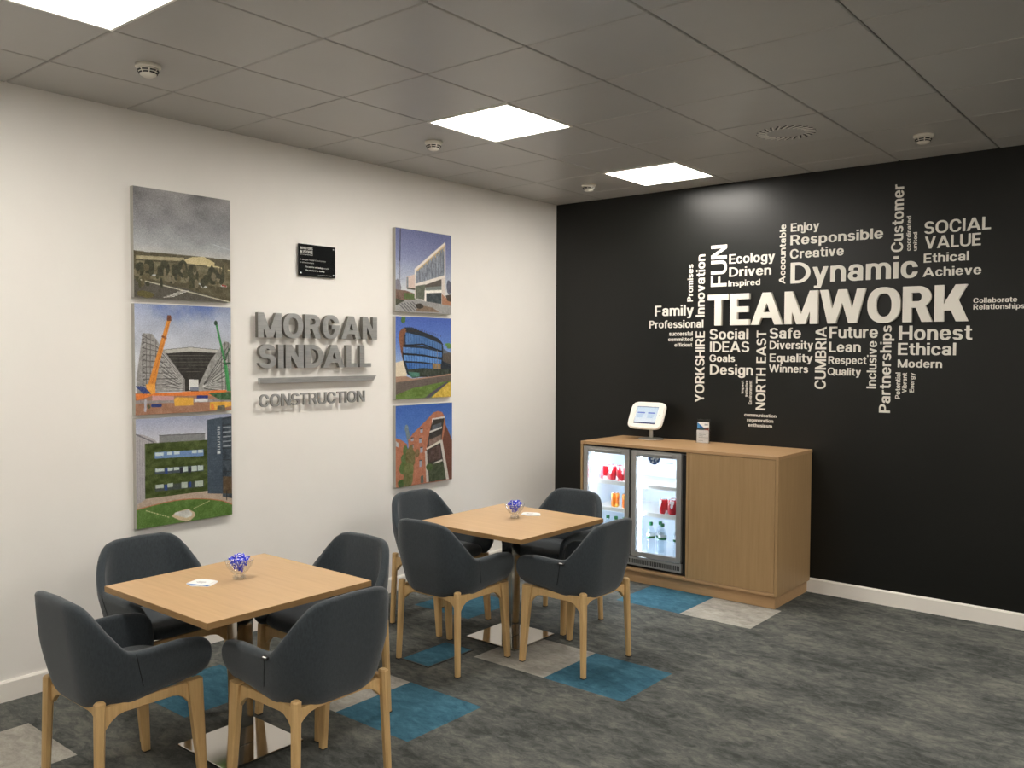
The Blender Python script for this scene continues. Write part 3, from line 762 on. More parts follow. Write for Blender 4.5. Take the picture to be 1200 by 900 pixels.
# ---- bottle cooler
fr_ = empty('bottle_cooler', (1.186, -0.33, 0.108)); tag(fr_, 'two-door glass-fronted bottle cooler, lit white inside, built into the oak cabinet', 'cooler')
X0, X1 = 0.7345, 1.6375
def fbox(name, x0, x1, y0, y1, z0, z1, material, bev=0.001, parent=None):
    o = box(name, x0, x1, y0, y1, z0, z1, material, parent or fr_, bev)
    o.location -= fr_.location
    if parent is not None: o.location -= parent.location
    return o
ZB, ZT = 0.1085, CZ-0.024
fbox('casing', X0, X0+0.016, -0.585, -0.032, ZB, ZT, M_black_p); fbox('casing', X1-0.016, X1, -0.585, -0.032, ZB, ZT, M_black_p)
fbox('casing_top', X0+.0162, X1-.0162, -0.585, -0.032, ZT-0.02, ZT, M_black_p); fbox('casing_floor', X0+.0162, X1-.0162, -0.585, -0.032, ZB, 0.20, M_black_p)
fbox('liner', X0+.0163, X1-.0163, -0.062, -0.050, 0.2005, ZT-0.021, M_inner)
fbox('liner', X0+.0163, X0+.030, -0.560, -0.0622, 0.2005, ZT-0.021, M_inner); fbox('liner', X1-.030, X1-.0163, -0.560, -0.0622, 0.2005, ZT-0.021, M_inner)
fbox('liner', X0+.0302, X1-.0302, -0.560, -0.0622, 0.2005, 0.215, M_inner); fbox('liner', X0+.0302, X1-.0302, -0.560, -0.0622, ZT-0.034, ZT-0.021, M_inner)
fbox('mullion', 1.122, 1.214, -0.590, -0.562, 0.2005, ZT-0.021, M_black_p)
fbox('surround', X0+.0165, 0.774, -0.590, -0.5605, 0.2005, ZT-0.021, M_black_p); fbox('surround', 1.564, X1-.0002, -0.591, -0.5855, 0.2005, ZT-0.021, M_black_p)
fbox('surround', 0.7745, 1.5635, -0.590, -0.5605, ZT-0.060, ZT-0.021, M_black_p)
for z in (0.735, 0.525):
    bm = bmesh.new(); sx0, sx1 = X0+.036, X1-.036
    for k in range(46):
        xx = sx0 + (sx1-sx0)*k/45; box_bm(xx-0.0022, xx+0.0022, -0.535, -0.075, z-0.0022, z+0.0022, 0, 1, bm)
    for yy in (-0.538, -0.38, -0.22, -0.072): box_bm(sx0-0.002, sx1+0.002, yy-0.003, yy+0.003, z-0.008, z-0.0022, 0, 1, bm)
    box_bm(sx0-0.002, sx1+0.002, -0.544, -0.541, z-0.022, z+0.008, 0, 1, bm)
    o = link('shelf', bm_mesh(bm, 'wire_shelf'), M_white_p, fr_); o.location = -fr_.location
for xx in (1.26, 1.31, 0.92, 1.50): fbox('shelf_upright', xx-.008, xx+.008, -0.0675, -0.0625, 0.25, 0.95, M_sil, 0)
for xx in (0.781, 1.222):
    fbox('led_strip', xx-.004, xx+.004, -0.557, -0.549, 0.235, 0.955, M_led, 0)
fbox('led_strip', X0+.05, X1-.05, -0.545, -0.520, ZT-0.042, ZT-0.0345, M_led, 0)
fbox('fan_cover', 1.20, 1.60, -0.0705, -0.0625, 0.80, 0.93, M_inner, 0.003)
def cooler_door(x0, x1, label_side):
    z0, z1 = 0.205, 1.008; yf, ybk = -0.6195, -0.592
    d = empty('door', ((x0+x1)/2, (yf+ybk)/2, z0)); d.parent = fr_; d.location -= fr_.location
    bm = bmesh.new(); cx, cy, cz = (x0+x1)/2, (yf+ybk)/2, z0
    fw_, ft, fb = 0.040, 0.045, 0.035
    for (a, b, c, e) in ((x0, x0+fw_, z0, z1), (x1-fw_, x1, z0, z1), (x0+fw_, x1-fw_, z1-ft, z1), (x0+fw_, x1-fw_, z0, z0+fb)):
        box_bm(a-cx, b-cx, yf-cy, ybk-cy, c-cz, e-cz, 0.0015, 1, bm)
    link('door_frame', bm_mesh(bm, 'door_frame'), M_alu, d)
    link('glass', bm_mesh(box_bm(x0+fw_-cx, x1-fw_-cx, -0.004, 0.004, fb, z1-ft-cz), 'glass'), M_glass, d)
    # recessed-looking handle lip along the top rail
    pts = [(0,0),(-0.010,0.004),(-0.012,0.014),(-0.008,0.018),(0,0.018)]
    me = prism_me('handle', pts, 'x', -0.14, 0.14, 0.001, 1)
    link('handle', me, M_alu, d, (0.0, yf-cy-0.0002, z1-cz-0.034))
    return d
dL = cooler_door(0.7375, 1.158, 'l'); dR = cooler_door(1.178, 1.600, 'r')
# round sticker cut off by the top rail of the right door, and a row of tiny lettering
pts = [(0.052*math.cos(a), 0.052*math.sin(a)) for a in [PI+PI*k/18 for k in range(19)]]
link('sticker', prism_me('sticker', [(x, z) for x, z in pts], 'y', -0.0056, -0.0042), noise_color(mat('blue sticker', rgb(70,100,140), 0.5), rgb(50,80,125), rgb(190,205,215), 45, coords='Object', detail=1, lo=.45, hi=.6), dR, (-0.02, 0, 1.008-0.045-0.205-0.0005))
bm = bmesh.new()
for k in range(9): box_bm(k*0.0075, k*0.0075+0.005, -0.0056, -0.0042, 0, 0.006, 0, 1, bm)
link('tiny_lettering', bm_mesh(bm, 'tiny_lettering'), M_text, dR, (0.075, 0, 0.722))
# grille under the doors
gb = fbox('kick_panel', X0+.004, X1-.036, -0.612, -0.5855, 0.130, 0.196, M_alu, 0.002)
bm = bmesh.new()
for k in range(58):
    xx = X0+.02 + (X1-.052-X0-.02)*k/57; box_bm(xx-0.0036, xx+0.0036, -0.6135, -0.6118, 0.146, 0.180, 0, 1, bm)
o = link('grille_slots', bm_mesh(bm, 'grille_slots'), M_dark, gb); o.location = -fr_.location - gb.location
# ---- cans and bottles
def can_parts(name, mt, label, group):
    t = empty(name); tag(t, label, 'can', group)
    link('body', lathe_me('can_body', [(0.0005,0.0),(0.024,0.0),(0.028,0.004),(0.0325,0.011),(0.0325,0.100),(0.030,0.107),(0.0265,0.111)], 20), mt, t)
    link('lid', lathe_me('can_lid', [(0.0265,0.111),(0.0272,0.1145),(0.0255,0.1145),(0.0245,0.112),(0.0005,0.112)], 20), M_can, t)
    return t
red = can_parts('drinks_can', M_red, '', 'red cans on the cooler shelves'); orange = can_parts('drinks_can', M_orange, '', 'orange cans on the cooler shelves')
def bottle_parts():
    t = empty('water_bottle'); tag(t, '', 'bottle', 'clear water bottles on the cooler floor')
    link('body', lathe_me('bottle_body', [(0.0005,0.002),(0.026,0.0),(0.0315,0.006),(0.0315,0.06),(0.030,0.066),(0.0315,0.072),(0.0315,0.148),(0.028,0.170),(0.0135,0.200),(0.0125,0.214)], 20), M_pet, t)
    link('label', lathe_me('bottle_label', [(0.0322,0.132),(0.0322,0.150),(0.0318,0.185*0.83)], 20), M_lab, t)
    link('label_band', lathe_me('bottle_band', [(0.0322,0.116),(0.0324,0.131)], 20), M_green, t)
    link('cap', lathe_me('bottle_cap', [(0.0005,0.236),(0.0135,0.236),(0.0145,0.232),(0.0145,0.212),(0.0005,0.212)], 16), M_green, t)
    return t
bot = bottle_parts()
s1, s2, s3 = 0.7373, 0.5273, 0.2152
order = ['leftmost', 'second from the left', 'third from the left', 'fourth from the left', 'rightmost']
first = {'r': red, 'o': orange, 'b': bot}; used = set()
def stock(k, x, y, z, label, rz=0.0):
    o = first[k]
    if k not in used:
        used.add(k); o.location = (x, y, z); o.rotation_euler = (0,0,rz); o['label'] = label
    else: dup(o, (x, y, z), rz, label)
for n_, x in enumerate((0.845, 0.915, 0.985, 1.055, 1.125)):
    stock('r', x, -0.47, s1, 'red can, %s, front row, top shelf behind the left cooler door' % order[n_], n_*1.3)
for n_, x in enumerate((0.85, 0.92, 0.99, 1.06)):
    stock('r', x, -0.395, s1, 'red can, %s, back row, top shelf behind the left cooler door' % order[n_], n_*2.1+.6)
stock('o', 0.945, -0.475, s2, 'left orange can of two, middle shelf behind the left cooler door', 0.4)
stock('o', 1.045, -0.475, s2, 'right orange can of two, middle shelf behind the left cooler door', 1.9)
stock('o', 1.515, -0.46, s1, 'single orange can on the top shelf behind the right cooler door', 2.2)
for n_, x in enumerate((1.385, 1.455, 1.525)):
    stock('r', x, -0.485, s2, 'red can, %s of three in front, middle shelf behind the right cooler door' % ('left','middle','right')[n_], 0.7+n_)
for n_, x in enumerate((1.455, 1.525)):
    stock('r', x-0.02, -0.41, s2, 'red can behind the front three, %s, middle shelf, right cooler door' % ('left','right')[n_], 2.7+n_)
for (x, y, l_) in ((1.278, -0.49, 'left one of three together behind the right door'), (1.325, -0.43, 'middle one of three together behind the right door'), (1.378, -0.49, 'right one of three together behind the right door'), (1.500, -0.48, 'single one at the far right behind the right door')):
    stock('b', x, y, s3, 'green-capped clear water bottle, ' + l_)
for n_, x in enumerate((0.80, 0.875, 0.95, 1.025, 1.10)):
    stock('b', x, -0.47, s3, 'clear water bottle, %s in the row behind the left cooler door' % order[n_])

# ---- tablet kiosk on the cabinet
kt = empty('tablet_stand', (1.060, -0.130, CZ)); tag(kt, 'white tablet computer on a round-footed counter stand, on the cabinet', 'tablet')
link('foot', lathe_me('kiosk_foot', [(0.0005,0),(0.100,0),(0.102,0.003),(0.098,0.007),(0.04,0.0095),(0.0005,0.010)], 40), M_sil, kt)
b = tube_bm((0,0,0.009), (0,0,0.105), 0.017, 0.014, 20); tube_bm((0,0,0.105), (0,-0.028,0.165), 0.014, 0.016, 20, b)
link('post', bm_mesh(b, 'kiosk_post', True), M_sil, kt)
def squircle(w_, h_, n=56, e=2/5.5, bow=0.0):
    return [(w_/2*math.copysign(abs(math.cos(a))**e, math.cos(a)), h_/2*math.copysign(abs(math.sin(a))**e, math.sin(a))) for a in [2*PI*k/n for k in range(n)]]
hd = link('enclosure', prism_me('kiosk_head', squircle(0.315, 0.235), 'y', -0.014, 0.014, 0.008, 3), M_white_p, kt, (-0.008, -0.052, 0.192), (-math.radians(27), 0, 0))
# ---------------------------------------------------------------- printed pictures: a small painter that colours a fine grid
class Art:
    def __init__(s, n, quad=None):
        s.n = n; s.k = 2; m_ = n*2
        s.u, s.v = np.meshgrid((np.arange(m_)+.5)/m_, (np.arange(m_)+.5)/m_)
        s.im = np.zeros((m_, m_, 3)); s.quad = quad
    def q(s, pts):
        if s.quad is None: return pts
        x0, x1, tl, tr, bl, br = s.quad; o = []
        for x, y in pts:
            u = (x-x0)/(x1-x0); t_ = tl+(tr-tl)*u; b_ = bl+(br-bl)*u
            o.append((u, (y-t_)/(b_-t_)))
        return o
    def mask(s, pts):
        p = s.q(pts); M_ = np.zeros(s.u.shape, bool); n = len(p)
        for i in range(n):
            (x1, y1), (x2, y2) = p[i], p[(i+1) % n]
            if y1 == y2: continue
            c = ((y1 > s.v) != (y2 > s.v)) & (s.u < (x2-x1)*(s.v-y1)/(y2-y1)+x1)
            M_ ^= c
        return M_
    def noise(s, scale, seed, ax=1.0):
        r = np.random.RandomState(seed); out = 0; amp = 1; tot = 0
        for o in range(4):
            g = r.rand(int(scale*ax)+3, int(scale)+3)
            fx = s.u*scale; fy = s.v*scale*ax; ix = fx.astype(int); iy = fy.astype(int)
            tx = fx-ix; ty = fy-iy; tx = tx*tx*(3-2*tx); ty = ty*ty*(3-2*ty)
            a = g[iy, ix]*(1-tx)+g[iy, ix+1]*tx; b = g[iy+1, ix]*(1-tx)+g[iy+1, ix+1]*tx
            out = out + amp*(a*(1-ty)+b*ty); tot += amp; amp *= .55; scale *= 2
        return out/tot
    def grad(s, stops):
        vs = [a for a, _ in stops]
        for c in range(3): s.im[..., c] = np.interp(s.v, vs, [k[c] for _, k in stops])
    def fill(s, m_, c, nz=0, scale=20, seed=1, ax=1.0):
        col = np.array(c, float)[None, None, :]*np.ones_like(s.im)
        if nz: col = col + (s.noise(scale, seed, ax)[..., None]-.5)*2*nz
        s.im[m_] = col[m_]
    def poly(s, pts, c, nz=0, scale=20, seed=1, ax=1.0): s.fill(s.mask(pts), c, nz, scale, seed, ax)
    def line(s, a, b, w_, c):
        (x1, y1), (x2, y2) = s.q([a, b]); dx, dy = x2-x1, y2-y1; L2 = dx*dx+dy*dy+1e-9
        t_ = np.clip(((s.u-x1)*dx+(s.v-y1)*dy)/L2, 0, 1)
        d = np.hypot(s.u-x1-t_*dx, s.v-y1-t_*dy); s.im[d < w_/2] = c
    def blob(s, x, y, rx, ry, c, nz=25, seed=3):
        (x, y), = s.q([(x, y)]); nn = s.noise(14, seed)
        m_ = ((s.u-x)/rx)**2+((s.v-y)/ry)**2 < 0.5+nn
        s.fill(m_, c, nz, 30, seed+1)
    def colors(s):
        m_ = s.n; a = s.im.reshape(m_, 2, m_, 2, 3).mean((1, 3)); a = a + rng.normal(0, 7, a.shape[:2])[..., None]; l_ = (a*np.array((.3,.59,.11))).sum(-1, keepdims=True); a = np.clip(l_ + (a-l_)*.80, 0, 255)/255
        return np.where(a <= .04045, a/12.92, ((a+.055)/1.055)**2.4)
def print_mesh(name, art, w_, h_, M3, nx=None):
    """grid of small faces, one colour per face, origin centre; local x -> right, y -> up"""
    n = art.n; c = art.colors()
    X, Y = np.meshgrid(np.linspace(-w_/2, w_/2, n+1), np.linspace(h_/2, -h_/2, n+1))
    co = np.stack([X, Y, np.zeros_like(X)], -1).reshape(-1, 3) @ np.array(M3).T
    i = np.arange(n*n); r = i//n; k = i % n; a = r*(n+1)+k
    f = np.stack([a, a+n+1, a+n+2, a+1], -1)
    me = bpy.data.meshes.new(name); me.vertices.add(len(co)); me.vertices.foreach_set('co', co.ravel())
    me.loops.add(n*n*4); me.loops.foreach_set('vertex_index', f.ravel())
    me.polygons.add(n*n); me.polygons.foreach_set('loop_start', i*4)
    me.update(calc_edges=True)
    at = me.color_attributes.new('print', 'FLOAT_COLOR', 'CORNER')
    cc = np.ones((n*n, 4, 4)); cc[:, :, :3] = c.reshape(n*n, 1, 3)
    at.data.foreach_set('color', cc.astype('f').ravel())
    return me
def print_mat(name, rough=0.45, emit=0):
    M = mat(name, (1,1,1,1), rough, spec=0.3); b = M.node_tree.nodes['Principled BSDF']
    a = N(M, 'ShaderNodeVertexColor', layer_name='print')
    if emit:
        b.inputs['Base Color'].default_value = (0,0,0,1); L(M, a.outputs[0], b.inputs['Emission Color']); b.inputs['Emission Strength'].default_value = emit
    else: L(M, a.outputs[0], b.inputs['Base Color'])
    return M
M_print = print_mat('canvas print'); M_screen = print_mat('tablet screen image', 0.2, 0.33)

def art1():
    A = Art(170, (90, 570, 72, 150, 602, 628))
    n1 = A.noise(3, 5); n2 = A.noise(6, 8, 1.5)
    A.grad([(0,(128,126,128)),(0.3,(138,139,144)),(0.5,(168,172,176)),(0.6,(192,192,186)),(1,(120,115,95))])
    A.im += ((n1-.5)*70 + (n2-.5)*40)[..., None]*np.clip(1.2-A.v*1.2, .2, 1)[..., None]
    A.line((480,355),(572,383), .006, (190,196,205))
    A.poly([(90,378),(140,385),(300,400),(450,415),(575,430),(575,640),(90,640)], (88,82,56), 26, 30, 2)
    A.poly([(100,402),(330,415),(330,432),(100,420)], (172,160,120), 20, 30, 4)
    A.poly([(330,425),(370,412),(430,412),(485,440),(485,458),(335,442)], (206,188,132), 14, 20, 5)
    A.poly([(100,425),(570,470),(570,560),(100,510)], (112,104,74), 34, 26, 7)
    A.line((450,455),(505,460), .012, (222,205,150)); A.line((505,460),(505,490), .008, (214,196,140)); A.line((505,462),(572,480), .010, (214,196,140))
    for x, y in ((180,495),(300,505),(420,540),(430,552),(535,550)): A.line((x-14,y),(x+12,y+3), .016, (190,192,190))
    A.line((525,548),(545,552), .014, (170,60,50))
    A.poly([(90,512),(330,560),(575,628),(575,660),(90,660)], (84,80,70), 10, 20, 9)
    A.line((100,514),(570,628), .010, (200,194,170))
    for k in range(6): A.line((228+k*16,602-k*6),(280+k*14,598-k*5), .006, (214,212,205))
    for x, y, rx, ry in ((120,465,.035,.06),(160,460,.05,.08),(235,465,.05,.075),(285,475,.04,.06),(320,470,.055,.08),(372,500,.06,.11),(475,500,.055,.09),(520,510,.04,.07),(440,520,.03,.05)):
        A.blob(x, y, rx, ry, (62,62,38), 18, int(x))
    rq = random.Random(4)
    for k in range(46): A.blob(rq.uniform(95,565), rq.uniform(455,545), rq.uniform(.012,.03), rq.uniform(.02,.045), rq.choice([(74,72,44),(96,88,58),(58,58,38),(120,110,84)]), 14, k)
    for x, y in ((130,585),(150,590)): A.blob(x, y, .06, .03, (96,88,40), 15, int(x))
    return A
def art2():
    A = Art(190, (158, 848, 45, 76, 800, 770))
    n1 = A.noise(3, 15)
    A.grad([(0,(150,165,205)),(0.15,(178,188,212)),(0.45,(205,210,220)),(1,(214,214,216))])
    A.im += ((n1-.5)*70)[..., None]
    k_ = (np.clip((A.noise(4, 31)-.52)*5, 0, 1)*np.clip(1-A.v*3.4, 0, 1))[..., None]; A.im = A.im*(1-k_*.6) + np.array((70,105,200))*k_*.6
    gy = (196,192,188)
    A.poly([(340,358),(540,340),(760,360),(760,400),(700,420),(600,640),(500,640),(380,430),(345,400)], (52,50,46), 14, 30, 3)
    A.poly([(348,360),(540,342),(755,362),(750,382),(545,370),(352,384)], (186,184,176), 14, 30, 5)
    for k in range(6):
        y = 398+k*22; A.line((370+k*20,y),(735-k*22,y), .004, (100,98,90))
    A.poly([(528,560),(598,560),(598,632),(528,632)], (214,216,214))
    A.poly([(535,612),(600,612),(600,636),(535,636)], (120,130,150))
    # stands of steel frames, left and right
    A.poly([(165,560),(210,245),(275,250),(330,330),(500,560),(500,640),(170,650)], (150,148,146), 30, 40, 6)
    A.poly([(850,320),(800,300),(760,350),(690,430),(600,600),(600,640),(850,650)], (150,150,146), 34, 40, 8)
    for k in range(9):
        A.line((210,262+k*42),(280+k*24,300+k*36), .006, (84,80,78)); A.line((300+k*8,330+k*34),(492,560+k*9), .005, (70,68,66))
        A.line((300+k*6,320+k*38),(490,556+k*9), .004, (205,204,200))
        A.line((640,590-k*2+k*6),(820,340+k*38), .006, (64,62,60)); A.line((625,612),(830,380+k*32), .004, (200,200,196))
    for x in (212,235,262,300): A.line((x,250+(x-212)*.4),(x-4,620), .006, (90,86,84))
    for x in (800,825,770): A.line((x,310),(x+6,640), .007, (84,84,80))
    for k in range(12): A.line((205,262+k*28),(222,255+k*28), .006, (80,76,76))
    og = (232,138,40)
    A.poly([(376,160),(402,165),(330,420),(290,600),(240,600)], og, 10, 20, 2); A.poly([(380,125),(405,125),(408,165),(375,162)], (120,66,40))
    A.line((345,268),(368,280), .02, (140,76,40)); A.line((392,170),(268,600), .006, (196,104,24))
    A.poly([(728,185),(742,180),(800,410),(845,640),(815,640),(788,430)], (52,140,72), 12, 20, 3)
    A.blob(732, 178, .018, .022, (40,70,50), 8, 3); A.line((800,430),(846,330), .014, (56,84,60)); A.line((840,450),(800,455), .02, (40,80,56)); A.line((812,470),(835,640), .02, (60,160,84))
    # ground
    A.poly([(158,650),(850,640),(850,800),(158,820)], (168,118,90), 18, 24, 11)
    A.poly([(158,700),(850,690),(850,712),(158,722)], (150,140,140), 26, 30, 13)
    A.poly([(160,655),(810,632),(810,650),(780,672),(270,668),(165,700)], (240,120,40), 12, 30, 4)
    A.poly([(228,590),(292,590),(292,650),(240,665)], (244,160,48), 10, 20, 2)
    for k in range(4): A.line((165+k*14,605),(215+k*14,652), .012, (40,60,130))
    A.poly([(270,668),(420,672),(420,700),(270,700)], (206,150,150)); A.poly([(420,690),(440,680),(560,684),(560,735),(425,740)], (236,172,50), 14, 20, 6)
    A.poly([(568,690),(668,690),(665,712),(568,712)], (214,214,216)); A.poly([(585,668),(668,668),(668,688),(585,688)], (40,56,140))
    A.poly([(680,715),(715,712),(850,712),(850,740),(720,770),(682,765)], (232,166,44), 26, 30, 7); A.line((700,735),(705,758), .03, (240,130,50)); A.poly([(740,740),(795,735),(800,770),(735,775)], (100,96,80), 40, 40, 3)
    A.line((272,735),(325,735), .03, (40,60,130)); A.line((225,700),(222,770), .022, (176,176,190)); A.line((245,738),(248,745), .03, (90,90,60))
    A.poly([(670,655),(850,645),(850,700),(760,700)], (60,100,60), 40, 40, 9)
    return A
def art3():
    A = Art(180, (152, 792, 82, 45, 798, 694))
    n1 = A.noise(3, 25)
    A.grad([(0,(150,158,190)),(0.25,(205,206,212)),(1,(215,212,205))]); A.im += ((n1-.5)*30)[..., None]
    pts = [(152,190)] + [(152+k*12, 180+0.0035*(k*12)**2*0.75) for k in range(11)] + [(290,240),(290,640),(152,640)]
    A.poly(pts, (168,164,168), 12, 30, 2, .3); A.line((155,182),(262,232), .012, (110,108,116))
    for k in range(6): A.line((162+k*14,200+k*6),(162+k*14,620), .003, (140,136,142))
    A.poly([(298,190),(602,175),(602,222),(298,236)], (128,130,132), 6); A.line((298,188),(602,174), .008, (90,90,92))
    A.poly([(208,240),(618,215),(618,560),(205,600)], (66,82,30), 34, 16, 4, 1.6)
    def win(y0, y1, x0, x1, dy, frames):
        A.poly([(x0,y0),(x1,y0-dy),(x1,y1-dy),(x0,y1)], frames)
    win(297,338,268,592,20,(104,140,196)); win(402,440,268,592,24,(70,84,96)); win(512,552,268,592,34,(66,76,72))
    for a, b in ((272,325),(348,378),(392,430),(512,545),(552,586)): 
        dy = (a-268)*.07; A.poly([(a,300-dy),(b,298-dy),(b,318-dy),(a,320-dy)], (190,210,214))
    for a, b in ((272,328),(350,384),(390,426),(450,482),(508,545),(550,588)):
        dy = (a-268)*.08; A.poly([(a,404-dy),(b,402-dy),(b,420-dy+(14 if a>440 else 0)),(a,424-dy+(14 if a>440 else 0))], (186,204,200))
    for a, b in ((272,322),(348,384),(438,480),(530,586)):
        dy = (a-268)*.1; A.poly([(a,508-dy),(b,504-dy),(b,528-dy+(14 if a>430 else 0)),(a,532-dy+(14 if a>430 else 0))], (176,190,176))
    for x, y, h_ in ((332,400,34),(328,506,36),(486,488,34)): A.poly([(x,y),(x+18,y-1),(x+18,y+h_),(x,y+h_)], (40,70,150))
    for x in (434,490): A.poly([(x-4,398),(x+14,397),(x+14,430),(x-4,432)], (40,44,60))
    A.poly([(152,640),(210,600),(618,545),(800,552),(800,700),(152,760)], (182,160,140), 12, 24, 8)
    A.poly([(618,86),(722,68),(722,562),(618,562)], (66,82,98), 8, 20, 3)
    for k in range(11): A.line((620,110+k*40),(720,98+k*41), .002, (54,66,80))
    A.poly([(722,72),(792,62),(792,590),(722,580)], (60,72,84), 40, 22, 12)
    for k in range(6): A.line((724,120+k*74),(792,114+k*76), .006, (38,42,48))
    for k in range(5): A.line((732,(135+k*30)),(785,(130+k*30)), .012, (150,160,168))
    A.poly([(726,450),(792,450),(792,560),(726,560)], (96,76,52), 30, 30, 2)
    # vertical lettering on the tower
    for k in range(11):
        y = 132+k*16; A.line((692,y),(706,y-1), .008, (198,206,210))
        A.line((692 if k % 2 else 706, y),(692 if k % 2 else 706, y+9), .006, (190,198,204))
    A.poly([(688,290),(711,288),(711,304),(688,306)], (205,212,216))
    # lawn with a rusty edge
    lawn = [(152,672)] + [(152+k*20, 672-72*math.sin(min(1,k*20/400)*PI/2)) for k in range(1, 23)] + [(640,602),(720,610),(792,632),(792,720),(152,810)]
    A.poly([(x, y-6) for x, y in lawn], (190,112,72)); A.poly(lawn, (84,122,46), 20, 20, 6)
    A.poly([(370,712),(400,685),(480,662),(525,685),(532,705),(500,735),(470,745),(420,735)], (208,184,146), 8); A.poly([(392,688),(485,668),(510,690),(505,710),(470,722),(390,704)], (206,206,200), 24, 20, 3)
    for k in range(9): A.line((210+k*17,675+k*5),(218+k*17,678+k*5), .008, (206,196,150)); A.line((520+k*13,660-k*6),(526+k*13,657-k*6), .007, (196,190,140))
    A.line((752,540),(752,602), .006, (50,48,44))
    return A
def art4():
    A = Art(150, (135, 655, 92, 168, 862, 886))
    A.grad([(0,(96,104,160)),(0.35,(132,142,186)),(0.6,(176,186,206)),(0.75,(205,208,210)),(1,(120,116,108))])
    A.im += ((A.noise(4, 3)-.5)*14)[..., None]
    A.line((178,95),(172,400), .020, (70,74,104)); A.line((172,400),(170,680), .012, (110,112,130))
    for k in range(10): A.line((172,460+k*14),(150+((k*37)%60),420+k*18), .004, (130,134,156))
    A.blob(150, 640, .06, .10, (128,126,140), 20, 5); A.blob(635, 640, .05, .09, (96,98,118), 20, 6)
    A.poly([(135,660),(230,670),(310,700),(310,760),(135,760)], (120,92,78), 30, 24, 2); A.poly([(212,690),(310,700),(310,752),(212,745)], (84,106,54), 14, 20, 3)
    A.poly([(305,470),(596,225),(600,250),(600,690),(400,760),(305,740)], (226,216,206), 6)
    A.poly([(318,488),(594,250),(594,262),(318,506)], (206,176,120))
    A.poly([(316,502),(590,268),(590,528),(316,606)], (128,136,150), 46, 34, 7, .5)
    for k in range(14): A.line((320+k*20,500-k*17),(322+k*20,470-k*15+30), .012, (206,172,104) if k % 2 else (150,130,100))
    for k in range(12): A.line((330+k*22,500-k*17),(335+k*22,600-k*7), .004, (86,94,110))
    A.poly([(230,545),(305,520),(308,660),(230,645)], (216,190,178), 8); A.poly([(232,548),(248,543),(248,640),(232,636)], (130,140,150))
    A.poly([(400,618),(582,556),(570,628),(405,640)], (92,84,76)); A.poly([(312,628),(405,612),(395,752),(312,742)], (98,104,88), 20, 26, 3)
    A.poly([(228,640),(310,650),(310,665),(240,656)], (80,76,60))
    A.poly([(405,640),(565,626),(562,662),(405,668)], (120,128,124)); A.poly([(400,668),(562,662),(562,690),(400,700)], (238,234,224))
    A.poly([(412,694),(562,688),(562,792),(412,768)], (64,74,78), 26, 22, 4); A.poly([(398,668),(414,668),(414,770),(398,766)], (236,232,222))
    A.poly([(562,560),(602,545),(602,800),(562,792)], (212,200,190)); A.poly([(565,700),(660,780),(660,830),(565,800)], (176,122,92), 14); A.poly([(600,715),(660,700),(660,775),(620,760)], (76,66,58), 20)
    A.poly([(135,760),(300,752),(660,810),(660,890),(135,875)], (152,152,150), 14, 20, 6)
    A.poly([(135,740),(215,762),(150,800),(135,800)], (70,74,56), 14)
    for k in range(6): A.line((165+k*24,792-k*4),(230+k*26,862-k*3), .012, (92,92,96))
    A.poly([(315,860),(345,800),(470,825),(545,868)], (130,108,88), 20, 20, 2); A.blob(352, 812, .07, .035, (60,54,46), 12, 8)
    return A
